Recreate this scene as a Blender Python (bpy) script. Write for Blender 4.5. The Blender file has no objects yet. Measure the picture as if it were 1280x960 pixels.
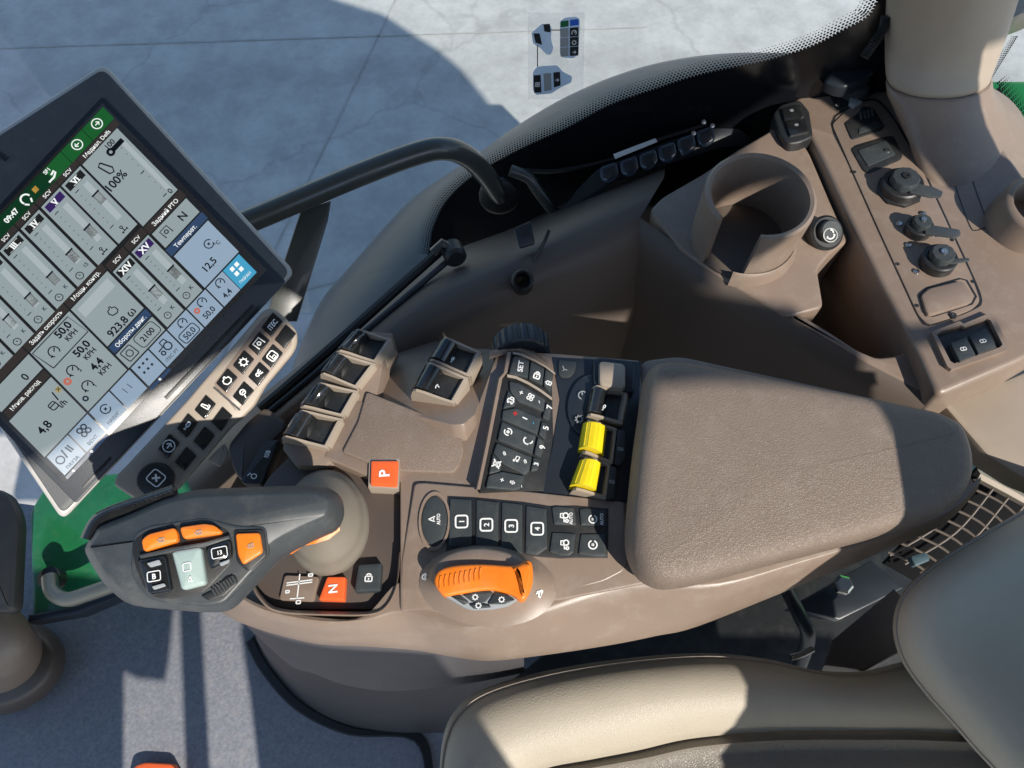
import bpy, bmesh, math, random
from mathutils import Vector, Matrix
random.seed(7)
R = math.radians
scene = bpy.context.scene
col = scene.collection

# ---------------------------------------------------------------- camera, world, sun, exposure
PITCH = R(26)
CAM = Vector((0, -.33, .68))
cd = bpy.data.cameras.new('camera'); cam = bpy.data.objects.new('camera', cd); col.objects.link(cam)
cam.location = CAM; cam.rotation_euler = (PITCH, 0, 0)
cd.sensor_width = 36; cd.lens = 26.18; cd.clip_start = .02; cd.clip_end = 200
scene.camera = cam
FPX = 1280 * cd.lens / 36
SUN_EL, SUN_AZ = R(41), math.atan2(-.80, .60)      # direction TO the sun, azimuth from +x
SUN = Vector((math.cos(SUN_EL)*math.cos(SUN_AZ), math.cos(SUN_EL)*math.sin(SUN_AZ), math.sin(SUN_EL)))
w = bpy.data.worlds.new('World'); scene.world = w; w.use_nodes = True
nt = w.node_tree
sky = nt.nodes.new('ShaderNodeTexSky'); sky.sky_type = 'NISHITA'; sky.sun_disc = False
sky.sun_elevation = SUN_EL; sky.sun_rotation = R(90) - SUN_AZ
sky.air_density = 1.3; sky.dust_density = .6; sky.ozone_density = 3.5
nt.links.new(sky.outputs[0], nt.nodes['Background'].inputs[0]); nt.nodes['Background'].inputs[1].default_value = .14
sl = bpy.data.lights.new('sun', 'SUN'); sun = bpy.data.objects.new('sun', sl); col.objects.link(sun)
sl.energy = 4.6; sl.angle = R(.53); sl.color = (1, .94, .85)
sun.rotation_euler = SUN.to_track_quat('Z', 'Y').to_euler()
vs = scene.view_settings
vs.view_transform = 'Standard'; vs.look = 'None'; vs.exposure = .30; vs.gamma = 1; vs.use_curve_mapping = False
scene.cycles.max_bounces = 8; scene.cycles.transparent_max_bounces = 12
scene.cycles.caustics_reflective = False; scene.cycles.caustics_refractive = False

# ---------------------------------------------------------------- places: a photograph pixel seen on a real surface
cP, sP = math.cos(PITCH), math.sin(PITCH)
def ray(x, y):
    a, b = (x-640)/FPX, (480-y)/FPX
    return Vector((a, b*cP + sP, b*sP - cP))
def PL(o, n):
    o, n = Vector(o), Vector(n).normalized()
    def at(x, y):
        d = ray(x, y)
        return CAM + d * ((o-CAM).dot(n) / d.dot(n))
    at.n = n; at.o = o
    return at
def H(z): return PL((0, 0, z), (0, 0, 1))
def P(x, y, z): return H(z)(x, y)
def Z(x0, y0, s, pts): return [(x0 + p[0]/s, y0 + p[1]/s) for p in pts]
def lifted(s, h): return PL(s.o + s.n*h, s.n)

# ---------------------------------------------------------------- objects
OFF = {}
def thing(name, label, cat, loc, group=None, kind=None):
    o = bpy.data.objects.new(name, None); col.objects.link(o); o.location = loc
    o.empty_display_size = .01
    OFF[o] = Vector(loc); tag(o, label, cat, group, kind); return o
def tag(o, label=None, cat=None, group=None, kind=None):
    if label: o['label'] = label
    if cat: o['category'] = cat
    if group: o['group'] = group
    if kind: o['kind'] = kind
    return o
def make(name, verts, faces, mat, parent=None, smooth=True, sharp=35, flat=()):
    verts = [Vector(v) for v in verts]
    if parent is not None: org = OFF[parent]
    else:
        c = sum(verts, Vector())/len(verts); org = Vector((c.x, c.y, min(v.z for v in verts)))
    me = bpy.data.meshes.new(name)
    me.from_pydata([v-org for v in verts], [], faces); me.validate()
    bm = bmesh.new(); bm.from_mesh(me); bmesh.ops.recalc_face_normals(bm, faces=bm.faces); bm.to_mesh(me); bm.free()
    if smooth:
        me.shade_smooth(); me.set_sharp_from_angle(angle=R(sharp))
    me.materials.append(mat)
    o = bpy.data.objects.new(name, me); col.objects.link(o)
    if parent is not None: o.parent = parent
    else: o.location = org
    OFF[o] = org
    return o
class MB:
    def __init__(s): s.v, s.f = [], []
    def add(s, v, f):
        k = len(s.v); s.v += [Vector(p) for p in v]; s.f += [tuple(i+k for i in q) for q in f]
    def build(s, name, mat, parent=None, **k): return make(name, s.v, s.f, mat, parent, **k)

def rounded(pts, n, r, seg=4):
    """round the corners of a planar polygon; r metres or list"""
    out = []; N = len(pts)
    for i in range(N):
        p, a, b = pts[i], pts[i-1], pts[(i+1) % N]
        ri = r[i] if isinstance(r, (list, tuple)) else r
        da, db = (a-p), (b-p); la, lb = da.length, db.length
        if ri <= 1e-6 or la < 1e-7 or lb < 1e-7: out.append(p); continue
        k = min(ri, la*.48, lb*.48)
        A, B = p + da/la*k, p + db/lb*k
        for j in range(seg+1):
            t = j/seg
            out.append(A*(1-t)**2 + p*2*t*(1-t) + B*t*t)
    return out
def inset(pts, n, d):
    """move a planar polygon's edges inwards by d (negative = outwards)"""
    N = len(pts); area = Vector()
    for i in range(N): area += pts[i].cross(pts[(i+1) % N])
    sgn = 1 if area.dot(n) > 0 else -1
    out = []
    for i in range(N):
        a, p, b = pts[i-1], pts[i], pts[(i+1) % N]
        e1, e2 = (p-a), (b-p)
        if e1.length < 1e-9: e1 = e2
        if e2.length < 1e-9: e2 = e1
        m1, m2 = n.cross(e1.normalized())*sgn, n.cross(e2.normalized())*sgn
        m = m1+m2
        if m.length < 1e-6: m = m1
        m.normalize()
        c = max(.45, m.dot(m1))
        out.append(p + m*(d/c))
    return out
def slab_vf(pts, n, depth, bevel=.0015, seg=2, flare=0., crown=0.):
    rings = []
    if crown:
        c = sum(pts, Vector())/len(pts)
        base = inset(pts, n, bevel)
        for k in (.25, .55, .8):
            rings.append([c + (p-c)*k + n*crown*(1-k*k) for p in base])
    for j in range(seg+1):
        a = R(90)*j/seg
        rings.append([p - n*(bevel*(1-math.cos(a))) for p in inset(pts, n, bevel*(1-math.sin(a)))])
    rings.append([p - n*depth for p in inset(pts, n, -flare)])
    N = len(pts); v = [p for r in rings for p in r]; f = []
    for k in range(len(rings)-1):
        for i in range(N):
            j = (i+1) % N
            f.append((k*N+i, k*N+j, (k+1)*N+j, (k+1)*N+i))
    f.append(tuple(range(N))); f.append(tuple(range((len(rings)-1)*N, len(rings)*N))[::-1])
    return v, f
def slab(name, px, s, depth, mat, parent=None, bevel=.0015, r=0., seg=2, flare=0., crown=0., rs=4, sharp=35):
    pts = [s(*p) for p in px]
    if r: pts = rounded(pts, s.n, max(r, 1.7*bevel), rs)
    v, f = slab_vf(pts, s.n, depth, bevel, seg, flare, crown)
    return make(name, v, f, mat, parent, sharp=sharp)
def ring_vf(outer, inner, n, h, d):
    """frame: top ring at the polygons' level, walls down h outside and d inside"""
    N = len(outer)
    v = [p-n*h for p in outer] + list(outer) + list(inner) + [p-n*d for p in inner]; f = []
    for k in range(3):
        for i in range(N):
            j = (i+1) % N; f.append((k*N+i, k*N+j, (k+1)*N+j, (k+1)*N+i))
    return v, f
def loft(name, rings, mat, parent=None, closed=True, caps=(False, False), sharp=50, sub=0):
    N = len(rings[0]); v = [Vector(p) for r in rings for p in r]; f = []
    for k in range(len(rings)-1):
        for i in range(N if closed else N-1):
            j = (i+1) % N; f.append((k*N+i, k*N+j, (k+1)*N+j, (k+1)*N+i))
    if caps[0]: f.append(tuple(range(N)))
    if caps[1]: f.append(tuple(range((len(rings)-1)*N, len(rings)*N)))
    o = make(name, v, f, mat, parent, sharp=sharp)
    if sub:
        m = o.modifiers.new('subdivision', 'SUBSURF'); m.levels = sub; m.render_levels = sub
    return o
def spline(pts, n=8, closed=False):
    pts = [Vector(p) for p in pts]; out = []; N = len(pts)
    for i in range(N if closed else N-1):
        g = (lambda k: pts[k % N]) if closed else (lambda k: pts[max(0, min(N-1, k))])
        a, b, c, d = g(i-1), g(i), g(i+1), g(i+2)
        for j in range(n):
            t = j/n
            out.append(.5*((2*b) + (c-a)*t + (2*a-5*b+4*c-d)*t*t + (3*b-a-3*c+d)*t**3))
    if not closed: out.append(pts[-1])
    return out
def tube_vf(path, rad, seg=10, cap=True):
    path = [Vector(p) for p in path]; rings = []; up = None
    for i, p in enumerate(path):
        t = (path[min(i+1, len(path)-1)] - path[max(i-1, 0)]).normalized()
        if up is None: up = t.orthogonal().normalized()
        up = (up - t*up.dot(t)).normalized(); sd = t.cross(up)
        rr = rad[i] if isinstance(rad, (list, tuple)) else rad
        rings.append([p + (up*math.cos(2*math.pi*k/seg) + sd*math.sin(2*math.pi*k/seg))*rr for k in range(seg)])
    v = [q for r in rings for q in r]; f = []
    for k in range(len(rings)-1):
        for i in range(seg):
            j = (i+1) % seg; f.append((k*seg+i, k*seg+j, (k+1)*seg+j, (k+1)*seg+i))
    if cap: f += [tuple(range(seg)), tuple(range((len(rings)-1)*seg, len(rings)*seg))]
    return v, f
def tube(name, path, rad, mat, parent=None, seg=10):
    v, f = tube_vf(path, rad, seg); return make(name, v, f, mat, parent)
def lathe_vf(c, axis, prof, seg=32, rmod=None):
    c = Vector(c); ax = Vector(axis).normalized(); u = ax.orthogonal().normalized(); w_ = ax.cross(u)
    v, f = [], []
    for k, (r, h) in enumerate(prof):
        for i in range(seg):
            a = 2*math.pi*i/seg; rr = r*(rmod(i, k) if rmod else 1)
            v.append(c + ax*h + (u*math.cos(a) + w_*math.sin(a))*rr)
    for k in range(len(prof)-1):
        for i in range(seg):
            j = (i+1) % seg; f.append((k*seg+i, k*seg+j, (k+1)*seg+j, (k+1)*seg+i))
    if prof[0][0] > 1e-5: f.append(tuple(range(seg)))
    if prof[-1][0] > 1e-5: f.append(tuple(range((len(prof)-1)*seg, len(prof)*seg)))
    return v, f
def lathe(name, c, axis, prof, mat, parent=None, seg=32, rmod=None, sharp=35):
    v, f = lathe_vf(c, axis, prof, seg, rmod); return make(name, v, f, mat, parent, sharp=sharp)
def ell(cx, cy, rx, ry, n=28, rot=0, a0=0, a1=360):
    out = []; full = abs(a1-a0) >= 359.9
    for i in range(n if full else n+1):
        a = R(a0 + (a1-a0)*i/n); x, y = rx*math.cos(a), ry*math.sin(a); q = R(rot)
        out.append((cx + x*math.cos(q) - y*math.sin(q), cy + x*math.sin(q) + y*math.cos(q)))
    return out
def mm(s, x, y): return (s(x+2, y) - s(x-2, y)).length/4     # metres per pixel on a surface there

# ---------------------------------------------------------------- flat print: lettering and symbols
FONT_CACHE = {}
def text_mesh(body, bold):
    k = (body, bold)
    if k not in FONT_CACHE:
        c = bpy.data.curves.new('lettering', 'FONT'); c.body = body; c.size = 1; c.align_x = 'CENTER'
        c.resolution_u = 3; c.offset = bold
        o = bpy.data.objects.new('lettering', c); m = bpy.data.meshes.new_from_object(o)
        vs_ = [v.co.copy() for v in m.vertices]; fs = [tuple(p.vertices) for p in m.polygons]
        bpy.data.objects.remove(o); bpy.data.meshes.remove(m); bpy.data.curves.remove(c)
        FONT_CACHE[k] = (vs_, fs)
    return FONT_CACHE[k]
def basis(s, x, y, ang, lift):
    d = (math.cos(R(ang)), -math.sin(R(ang)))
    U = (s(x+d[0], y+d[1]) - s(x-d[0], y-d[1]))/2
    V = s.n.cross(U); e = (-math.sin(R(ang)), -math.cos(R(ang)))
    k = (s(x+e[0], y+e[1]) - s(x-e[0], y-e[1])).length/2
    V = V.normalized()*k
    return s(x, y) + s.n*lift, U, V
def text(name, body, x, y, s, ang, size, mat, parent, bold=.02, sx=1., lift=.0004, maxw=None):
    """size = cap height in photo pixels, centred at x,y"""
    vv, ff = text_mesh(body, bold)
    if not vv: return
    O, U, V = basis(s, x, y, ang, lift); k = size/.72
    wd = max(v.x for v in vv) - min(v.x for v in vv)
    if maxw and wd*k*sx > maxw: sx = maxw/(wd*k)
    return make(name, [O + U*(v.x*k*sx) + V*((v.y-.36)*k) for v in vv], ff, mat, parent, smooth=False)
def ribbon_vf(line, wd, closed=False):
    pts = [Vector((p[0], p[1], 0)) for p in line]; N = len(pts); v, f = [], []
    for i in range(N):
        a = pts[i-1] if (i or closed) else pts[i]; b = pts[(i+1) % N] if (i < N-1 or closed) else pts[i]
        t = b-a
        if t.length < 1e-9: t = Vector((1, 0, 0))
        t.normalize(); m = Vector((-t.y, t.x, 0))*wd/2
        v += [pts[i]+m, pts[i]-m]
    for i in range(N if closed else N-1):
        j = (i+1) % N; f.append((2*i, 2*j, 2*j+1, 2*i+1))
    return v, f
def circ(cx, cy, r, a0=0, a1=360, n=16):
    return [(cx + r*math.cos(R(a0+(a1-a0)*i/n)), cy + r*math.sin(R(a0+(a1-a0)*i/n))) for i in range(n+1)]
def rbox(w_, h_, r=.15, cx=0, cy=0):
    o = []
    for sx_, sy_, a in ((1, 1, 0), (-1, 1, 90), (-1, -1, 180), (1, -1, 270)):
        for k in range(4):
            t = R(a + 30*k); o.append((cx+sx_*(w_/2-r) + r*math.cos(t), cy+sy_*(h_/2-r) + r*math.sin(t)))
    return o + [o[0]]
def icon(name, lines, x, y, s, ang, size, mat, parent, wd=.12, fills=(), lift=.0004):
    """line drawing in a unit square (y up) printed flat, size in pixels"""
    O, U, V = basis(s, x, y, ang, lift); b = MB()
    for ln in lines: b.add(*ribbon_vf(ln, wd))
    for fl in fills: b.add([Vector((p[0], p[1], 0)) for p in fl], [tuple(range(len(fl)))])
    return make(name, [O + U*(v.x*size) + V*(v.y*size) for v in b.v], b.f, mat, parent, smooth=False)
# the drawings
I_ARROW = [[(-.3, 0), (.3, 0)], [(.05, .28), (.33, 0), (.05, -.28)]]
I_GAUGE = [circ(0, 0, .4, -50, 230), [(0, 0), (.25, .2)], [(-.5, -.2), (-.3, -.1)]]
I_CLOCK = [circ(0, 0, .42), [(0, .2), (0, 0), (.15, 0)]]
I_PLUS, I_MINUS = [[(-.3, 0), (.3, 0)], [(0, -.3), (0, .3)]], [[(-.3, 0), (.3, 0)]]
I_FAN = [circ(.2, .2, .18, n=8), circ(-.2, .2, .18, n=8), circ(.2, -.2, .18, n=8), circ(-.2, -.2, .18, n=8)]
I_PHONE = [circ(0, .05, .4, 200, 340, 8), [(-.42, -.2), (-.3, 0)], [(.42, -.2), (.3, 0)], circ(.1, .25, .25, -30, 80, 6)]
I_CAR = [rbox(.7, .3, .08, 0, -.05), [(-.2, .1), (-.1, .35), (.2, .35), (.3, .1)], circ(-.2, -.25, .1, n=8), circ(.22, -.25, .1, n=8)]
I_NOTE = [[(-.1, -.3), (-.1, .3), (.3, .35), (.3, -.2)], circ(-.2, -.3, .1, n=8), circ(.2, -.2, .1, n=8)]
I_LOCK = [rbox(.6, .45, .08, 0, -.18), circ(0, .05, .22, 0, 180, 8), [(0, -.1), (0, -.28)]]
I_TRACTOR = [circ(.2, -.12, .25, n=12), circ(-.32, -.24, .13, n=8), [(-.45, .02), (-.05, .06), (.0, .38), (.36, .38), (.38, .1)]]
I_GEAR = [circ(0, 0, .3, n=16)] + [[(.3*math.cos(R(a)), .3*math.sin(R(a))), (.46*math.cos(R(a)), .46*math.sin(R(a)))] for a in range(0, 360, 45)]
I_ENGINE = [[(-.3, -.3), (-.42, 0), (-.3, .25), (-.05, .28), (0, .42), (.12, .42), (.14, .2), (.36, .1), (.34, -.25), (.1, -.4), (-.3, -.3)]]
I_LEVER = [[(-.1, .42), (.08, .42), (.2, -.1), (.1, -.3), (-.08, -.26), (-.1, .42)], [(-.1, -.38), (.35, -.3), (.35, -.1)]]
I_OIL = [rbox(.5, .26, .12, .12, .0), [(-.15, 0), (-.45, 0)], [(-.45, -.12), (-.45, .12)]]
I_KEY = [circ(.05, .12, .26, n=10), [(-.05, -.14), (-.2, -.45)], [(-.1, .1), (.2, .12)]]
I_HAND = [rbox(.85, .85, .2), [(-.15, .25), (-.15, -.05), (.2, -.05), (.2, -.28), (-.2, -.28), (-.15, -.05)]]
I_LIGHT = [circ(-.15, .05, .16, n=8), [(.05, .2), (.35, .3)], [(.05, .05), (.35, .05)], [(.05, -.1), (.35, -.2)]]
I_PTO = [[(-.42, -.4), (-.42, .4), (.42, .4), (.42, -.4)], circ(0, .0, .17, n=10)]
I_SPEAK = [[(-.3, -.12), (-.3, .12), (-.1, .12), (.12, .32), (.12, -.32), (-.1, -.12), (-.3, -.12)], circ(.1, 0, .28, -40, 40, 6)]
I_MUTE = I_SPEAK + [[(-.4, -.4), (.4, .4)], [(-.4, .4), (.4, -.4)]]
I_AUTOSTEER = [[(0, .4), (-.3, -.35), (0, -.15), (.3, -.35), (0, .4)]]
I_WATER = [circ(0, 0, .4, 20, 340), [(-.1, .1), (.1, -.1)], [(-.1, -.1), (.1, .1)]]
I_RABBIT = [[(-.4, -.1), (-.2, .12), (.15, .1), (.35, -.05), (.2, -.15), (-.3, -.18), (-.4, -.1)], [(.2, .1), (.05, .38)], [(.28, .05), (.2, .36)]]
I_TURTLE = [circ(0, -.05, .3, 0, 180, 8) + [(.3, -.05)], [(-.42, -.1), (.45, -.05)], [(-.2, -.1), (-.22, -.25)], [(.2, -.1), (.22, -.25)]]
I_JOY = [circ(0, .25, .14, n=8), [(0, .1), (0, -.2)], [(-.35, -.25), (.35, -.25)], [(-.22, -.4), (-.4, -.25)], [(.35, -.12), (.35, -.38)]]
I_EYE = [circ(0, 0, .4, 20, 160, 8), circ(0, 0, .4, 200, 340, 8), circ(0, 0, .12, n=8)]
I_HYD = [rbox(.6, .4, .05), [(-.3, 0), (-.5, 0)], [(0, -.2), (0, .2)]]
I_WIPER = [circ(0, -.25, .5, 45, 135, 8), [(0, -.3), (.2, .2)]]

# ---------------------------------------------------------------- materials
def mat(name, c, rough=.5, spec=.5, metal=0., grain=0., gscale=900., var=.06, vscale=9., leather=0., lscale=420., coat=0., emit=None, estr=1., dust=0.):
    m = bpy.data.materials.new(name); m.use_nodes = True; n = m.node_tree; b = n.nodes['Principled BSDF']
    L = n.links.new
    b.inputs['Roughness'].default_value = rough; b.inputs['Specular IOR Level'].default_value = spec; b.inputs['Metallic'].default_value = metal
    b.inputs['Coat Weight'].default_value = coat; b.inputs['Coat Roughness'].default_value = .06
    tc = n.nodes.new('ShaderNodeNewGeometry')
    ns = n.nodes.new('ShaderNodeTexNoise'); ns.inputs['Scale'].default_value = vscale; ns.inputs['Detail'].default_value = 6; ns.inputs['Roughness'].default_value = .65
    L(tc.outputs['Position'], ns.inputs['Vector'])
    mr = n.nodes.new('ShaderNodeMapRange'); mr.inputs[1].default_value = .3; mr.inputs[2].default_value = .7
    mr.inputs[3].default_value = 1-var; mr.inputs[4].default_value = 1+var
    L(ns.outputs[0], mr.inputs[0])
    mx = n.nodes.new('ShaderNodeVectorMath'); mx.operation = 'SCALE'; mx.inputs[0].default_value = c
    L(mr.outputs[0], mx.inputs['Scale']); base = mx.outputs[0]
    if dust:
        dn_ = n.nodes.new('ShaderNodeTexNoise'); dn_.inputs['Scale'].default_value = 42; dn_.inputs['Detail'].default_value = 12; dn_.inputs['Roughness'].default_value = .78
        L(tc.outputs['Position'], dn_.inputs['Vector'])
        dr_ = n.nodes.new('ShaderNodeMapRange'); dr_.inputs[1].default_value = .50; dr_.inputs[2].default_value = .74; dr_.inputs[4].default_value = dust
        L(dn_.outputs[0], dr_.inputs[0])
        dm = n.nodes.new('ShaderNodeMixRGB'); dm.inputs[2].default_value = (.46, .42, .36, 1)
        L(dr_.outputs[0], dm.inputs[0]); L(base, dm.inputs[1]); base = dm.outputs[0]
    L(base, b.inputs['Base Color'])
    rr = n.nodes.new('ShaderNodeMapRange'); rr.inputs[1].default_value = .3; rr.inputs[2].default_value = .7
    rr.inputs[3].default_value = max(.02, rough-.07); rr.inputs[4].default_value = min(1, rough+.07)
    L(ns.outputs[0], rr.inputs[0]); L(rr.outputs[0], b.inputs['Roughness'])
    prev = None
    if grain:
        g = n.nodes.new('ShaderNodeTexNoise'); g.inputs['Scale'].default_value = gscale; g.inputs['Detail'].default_value = 2
        L(tc.outputs['Position'], g.inputs['Vector'])
        bp = n.nodes.new('ShaderNodeBump'); bp.inputs['Strength'].default_value = grain; bp.inputs['Distance'].default_value = .0006
        L(g.outputs[0], bp.inputs['Height']); prev = bp
    if leather:
        nz = n.nodes.new('ShaderNodeTexNoise'); nz.inputs['Scale'].default_value = lscale*.5; nz.inputs['Detail'].default_value = 2
        L(tc.outputs['Position'], nz.inputs['Vector'])
        ad = n.nodes.new('ShaderNodeMixRGB'); ad.blend_type = 'LINEAR_LIGHT'; ad.inputs[0].default_value = .0025
        L(tc.outputs['Position'], ad.inputs[1]); L(nz.outputs['Color'], ad.inputs[2])
        vo = n.nodes.new('ShaderNodeTexVoronoi'); vo.feature = 'DISTANCE_TO_EDGE'; vo.inputs['Scale'].default_value = lscale
        L(ad.outputs[0], vo.inputs['Vector'])
        rm = n.nodes.new('ShaderNodeMapRange'); rm.inputs[2].default_value = .28; L(vo.outputs[0], rm.inputs[0])
        bp = n.nodes.new('ShaderNodeBump'); bp.inputs['Strength'].default_value = leather; bp.inputs['Distance'].default_value = .0009
        L(rm.outputs[0], bp.inputs['Height'])
        if prev: L(prev.outputs[0], bp.inputs['Normal'])
        prev = bp
    if prev: L(prev.outputs[0], b.inputs['Normal'])
    if emit:
        b.inputs['Emission Color'].default_value = (*emit, 1); b.inputs['Emission Strength'].default_value = estr
    return m
def ink(name, c, emit=0.):
    return mat(name, c, .6, .3, var=.0, emit=c if emit else None, estr=emit)
M = dict(
    brown=mat('brown_plastic', (.232, .172, .132), .38, .55, grain=.16, gscale=1300, var=.07, dust=.22),
    brown_rough=mat('brown_textured_plastic', (.215, .162, .126), .5, .4, leather=.38, lscale=560, var=.08, dust=.15),
    brown_dark=mat('dark_brown_plastic', (.085, .066, .056), .45, .5, grain=.15, var=.06),
    pad=mat('brown_padded_vinyl', (.195, .148, .115), .46, .5, leather=.36, lscale=520, var=.08, dust=.14),
    skirt=mat('shaded_lower_plastic', (.085, .08, .085), .5, .4, grain=.12, var=.06), skirt_dark=mat('charcoal_lower_plastic', (.035, .033, .036), .5, .4, grain=.12, var=.08),  # skirt panels darkened for the shade below the console
    deep=mat('shaded_brown_plastic', (.11, .086, .07), .5, .4, grain=.12, var=.06),  # the tray's brown plastic, darkened for the shade it lies in
    cream=mat('beige_leather', (.44, .39, .31), .5, .45, leather=.2, lscale=460, var=.05),
    cream_dark=mat('taupe_leather', (.18, .157, .13), .42, .5, leather=.3, lscale=420, var=.06),
    trim=mat('beige_trim_plastic', (.35, .29, .228), .4, .5, grain=.14, gscale=1300, var=.06, dust=.15),
    black=mat('black_plastic', (.018, .019, .02), .42, .5, grain=.2, gscale=1500, var=.15, dust=.07),
    key=mat('charcoal_key_plastic', (.035, .042, .045), .5, .45, grain=.12, gscale=1800, var=.12, dust=.09),
    gloss=mat('glossy_black_plastic', (.012, .013, .014), .16, .6, var=.15, coat=.4, dust=.04),
    grip=mat('charcoal_soft_plastic', (.046, .052, .056), .45, .55, grain=.15, gscale=1500, var=.1, vscale=25, dust=.12),
    bezel=mat('grey_bezel_plastic', (.075, .08, .082), .5, .5, grain=.3, gscale=1100, var=.08, dust=.08),
    bezel_rim=mat('light_grey_rim', (.46, .44, .41), .4, .5, var=.05),
    bezel_dark=mat('dark_bezel_plastic', (.02, .025, .032), .35, .5, grain=.1, var=.1),
    rubber=mat('tan_rubber_boot', (.20, .175, .14), .55, .4, grain=.1, var=.07, vscale=30),
    metal_black=mat('black_painted_tube', (.055, .06, .055), .33, .6, var=.1, coat=.3),
    orange=mat('orange_plastic', (.82, .20, .012), .4, .5, grain=.08, var=.1, vscale=40, dust=.1),
    orange_lit=mat('orange_backlit_key', (.82, .13, .03), .4, .5, var=.05),
    yellow=mat('yellow_plastic', (.84, .64, .012), .42, .5, grain=.08, var=.08, vscale=40, dust=.1),
    grey_green=mat('pale_grey_green_key', (.36, .45, .42), .3, .5, var=.04),
    steel=mat('screw_steel', (.55, .55, .53), .3, .5, metal=1., var=.1),
    chrome=mat('bright_metal_edge', (.72, .70, .66), .18, .5, metal=1., var=.05),
    green=mat('green_paint', (.012, .13, .045), .3, .6, dust=.08, var=.2, vscale=14, coat=.4),
    white=ink('white_print', (.78, .78, .76)), dark=ink('dark_print', (.012, .014, .02)), red=ink('red_print', (.65, .03, .03)),
    blueink=ink('cyan_print', (.05, .4, .6)), greyink=ink('grey_print', (.30, .32, .33)),
    carpet=mat('grey_floor_mat', (.22, .225, .25), .95, .2, grain=1., gscale=260, var=.2, vscale=160, dust=.35),
    fender=mat('dark_fender_plastic', (.10, .10, .102), .4, .5, grain=.1, var=.12, vscale=6),
    frit=mat('black_glass_frit', (.006, .007, .009), .2, .35, var=.1),
    void=mat('dark_void_backing', (.010, .010, .011), .95, .1, var=.1),  # near-black backing stands for the darkness behind the grille
    seal=mat('black_rubber_seal', (.012, .013, .014), .4, .5, var=.12),
    sticker=mat('pale_blue_sticker', (.62, .76, .92), .5, .4, var=.04), sticker_black=ink('black_sticker_print', (.02, .022, .025)),
    label_white=ink('white_label', (.7, .7, .68)),
)
# ================================================================ THE SETTING
def ground_material():
    m = mat('pale_concrete', (.49, .475, .45), .9, .2, grain=.3, gscale=40, var=.12, vscale=1.2)
    n = m.node_tree; L = n.links.new; b = n.nodes['Principled BSDF']; src = b.inputs['Base Color'].links[0].from_socket
    g = n.nodes.new('ShaderNodeNewGeometry')
    a = n.nodes.new('ShaderNodeTexNoise'); a.inputs['Scale'].default_value = 7; a.inputs['Detail'].default_value = 9; a.inputs['Roughness'].default_value = .7
    L(g.outputs['Position'], a.inputs['Vector'])
    r = n.nodes.new('ShaderNodeMapRange'); r.inputs[1].default_value = .35; r.inputs[2].default_value = .65; r.inputs[3].default_value = .84; r.inputs[4].default_value = 1.1
    L(a.outputs[0], r.inputs[0])
    a2 = n.nodes.new('ShaderNodeTexNoise'); a2.inputs['Scale'].default_value = 55; a2.inputs['Detail'].default_value = 8; a2.inputs['Roughness'].default_value = .8
    L(g.outputs['Position'], a2.inputs['Vector'])
    r2 = n.nodes.new('ShaderNodeMapRange'); r2.inputs[1].default_value = .56; r2.inputs[2].default_value = .72; r2.inputs[3].default_value = 1; r2.inputs[4].default_value = .82
    L(a2.outputs[0], r2.inputs[0])
    wn = n.nodes.new('ShaderNodeTexNoise'); wn.inputs['Scale'].default_value = 3; wn.inputs['Detail'].default_value = 6
    L(g.outputs['Position'], wn.inputs['Vector'])
    wm = n.nodes.new('ShaderNodeMixRGB'); wm.inputs[0].default_value = .25; L(g.outputs['Position'], wm.inputs[1]); L(wn.outputs['Color'], wm.inputs[2])
    vo = n.nodes.new('ShaderNodeTexVoronoi'); vo.feature = 'DISTANCE_TO_EDGE'; vo.inputs['Scale'].default_value = 1.1; L(wm.outputs[0], vo.inputs['Vector'])
    r3 = n.nodes.new('ShaderNodeMapRange'); r3.inputs[2].default_value = .012; r3.inputs[3].default_value = .86; L(vo.outputs[0], r3.inputs[0])
    ws = n.nodes.new('ShaderNodeTexWave'); ws.wave_type = 'RINGS'; ws.inputs['Scale'].default_value = .35; ws.inputs['Distortion'].default_value = 3; ws.inputs['Detail'].default_value = 4
    L(g.outputs['Position'], ws.inputs['Vector'])
    r4 = n.nodes.new('ShaderNodeMapRange'); r4.inputs[1].default_value = .9; r4.inputs[3].default_value = 1; r4.inputs[4].default_value = .9; L(ws.outputs[0], r4.inputs[0])
    m1 = n.nodes.new('ShaderNodeMath'); m1.operation = 'MULTIPLY'; L(r.outputs[0], m1.inputs[0]); L(r2.outputs[0], m1.inputs[1])
    m2 = n.nodes.new('ShaderNodeMath'); m2.operation = 'MULTIPLY'; L(m1.outputs[0], m2.inputs[0]); L(r3.outputs[0], m2.inputs[1])
    m3 = n.nodes.new('ShaderNodeMath'); m3.operation = 'MULTIPLY'; L(m2.outputs[0], m3.inputs[0]); L(r4.outputs[0], m3.inputs[1])
    s = n.nodes.new('ShaderNodeVectorMath'); s.operation = 'SCALE'; L(src, s.inputs[0]); L(m3.outputs[0], s.inputs['Scale']); L(s.outputs[0], b.inputs['Base Color'])
    return m
GZ = -1.9
o = make('ground', [(-60, -60, GZ), (60, -60, GZ), (60, 60, GZ), (-60, 60, GZ)], [(0, 1, 2, 3)], ground_material(), smooth=False)
tag(o, 'pale worn concrete yard seen through the cab windows', kind='structure')
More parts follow.
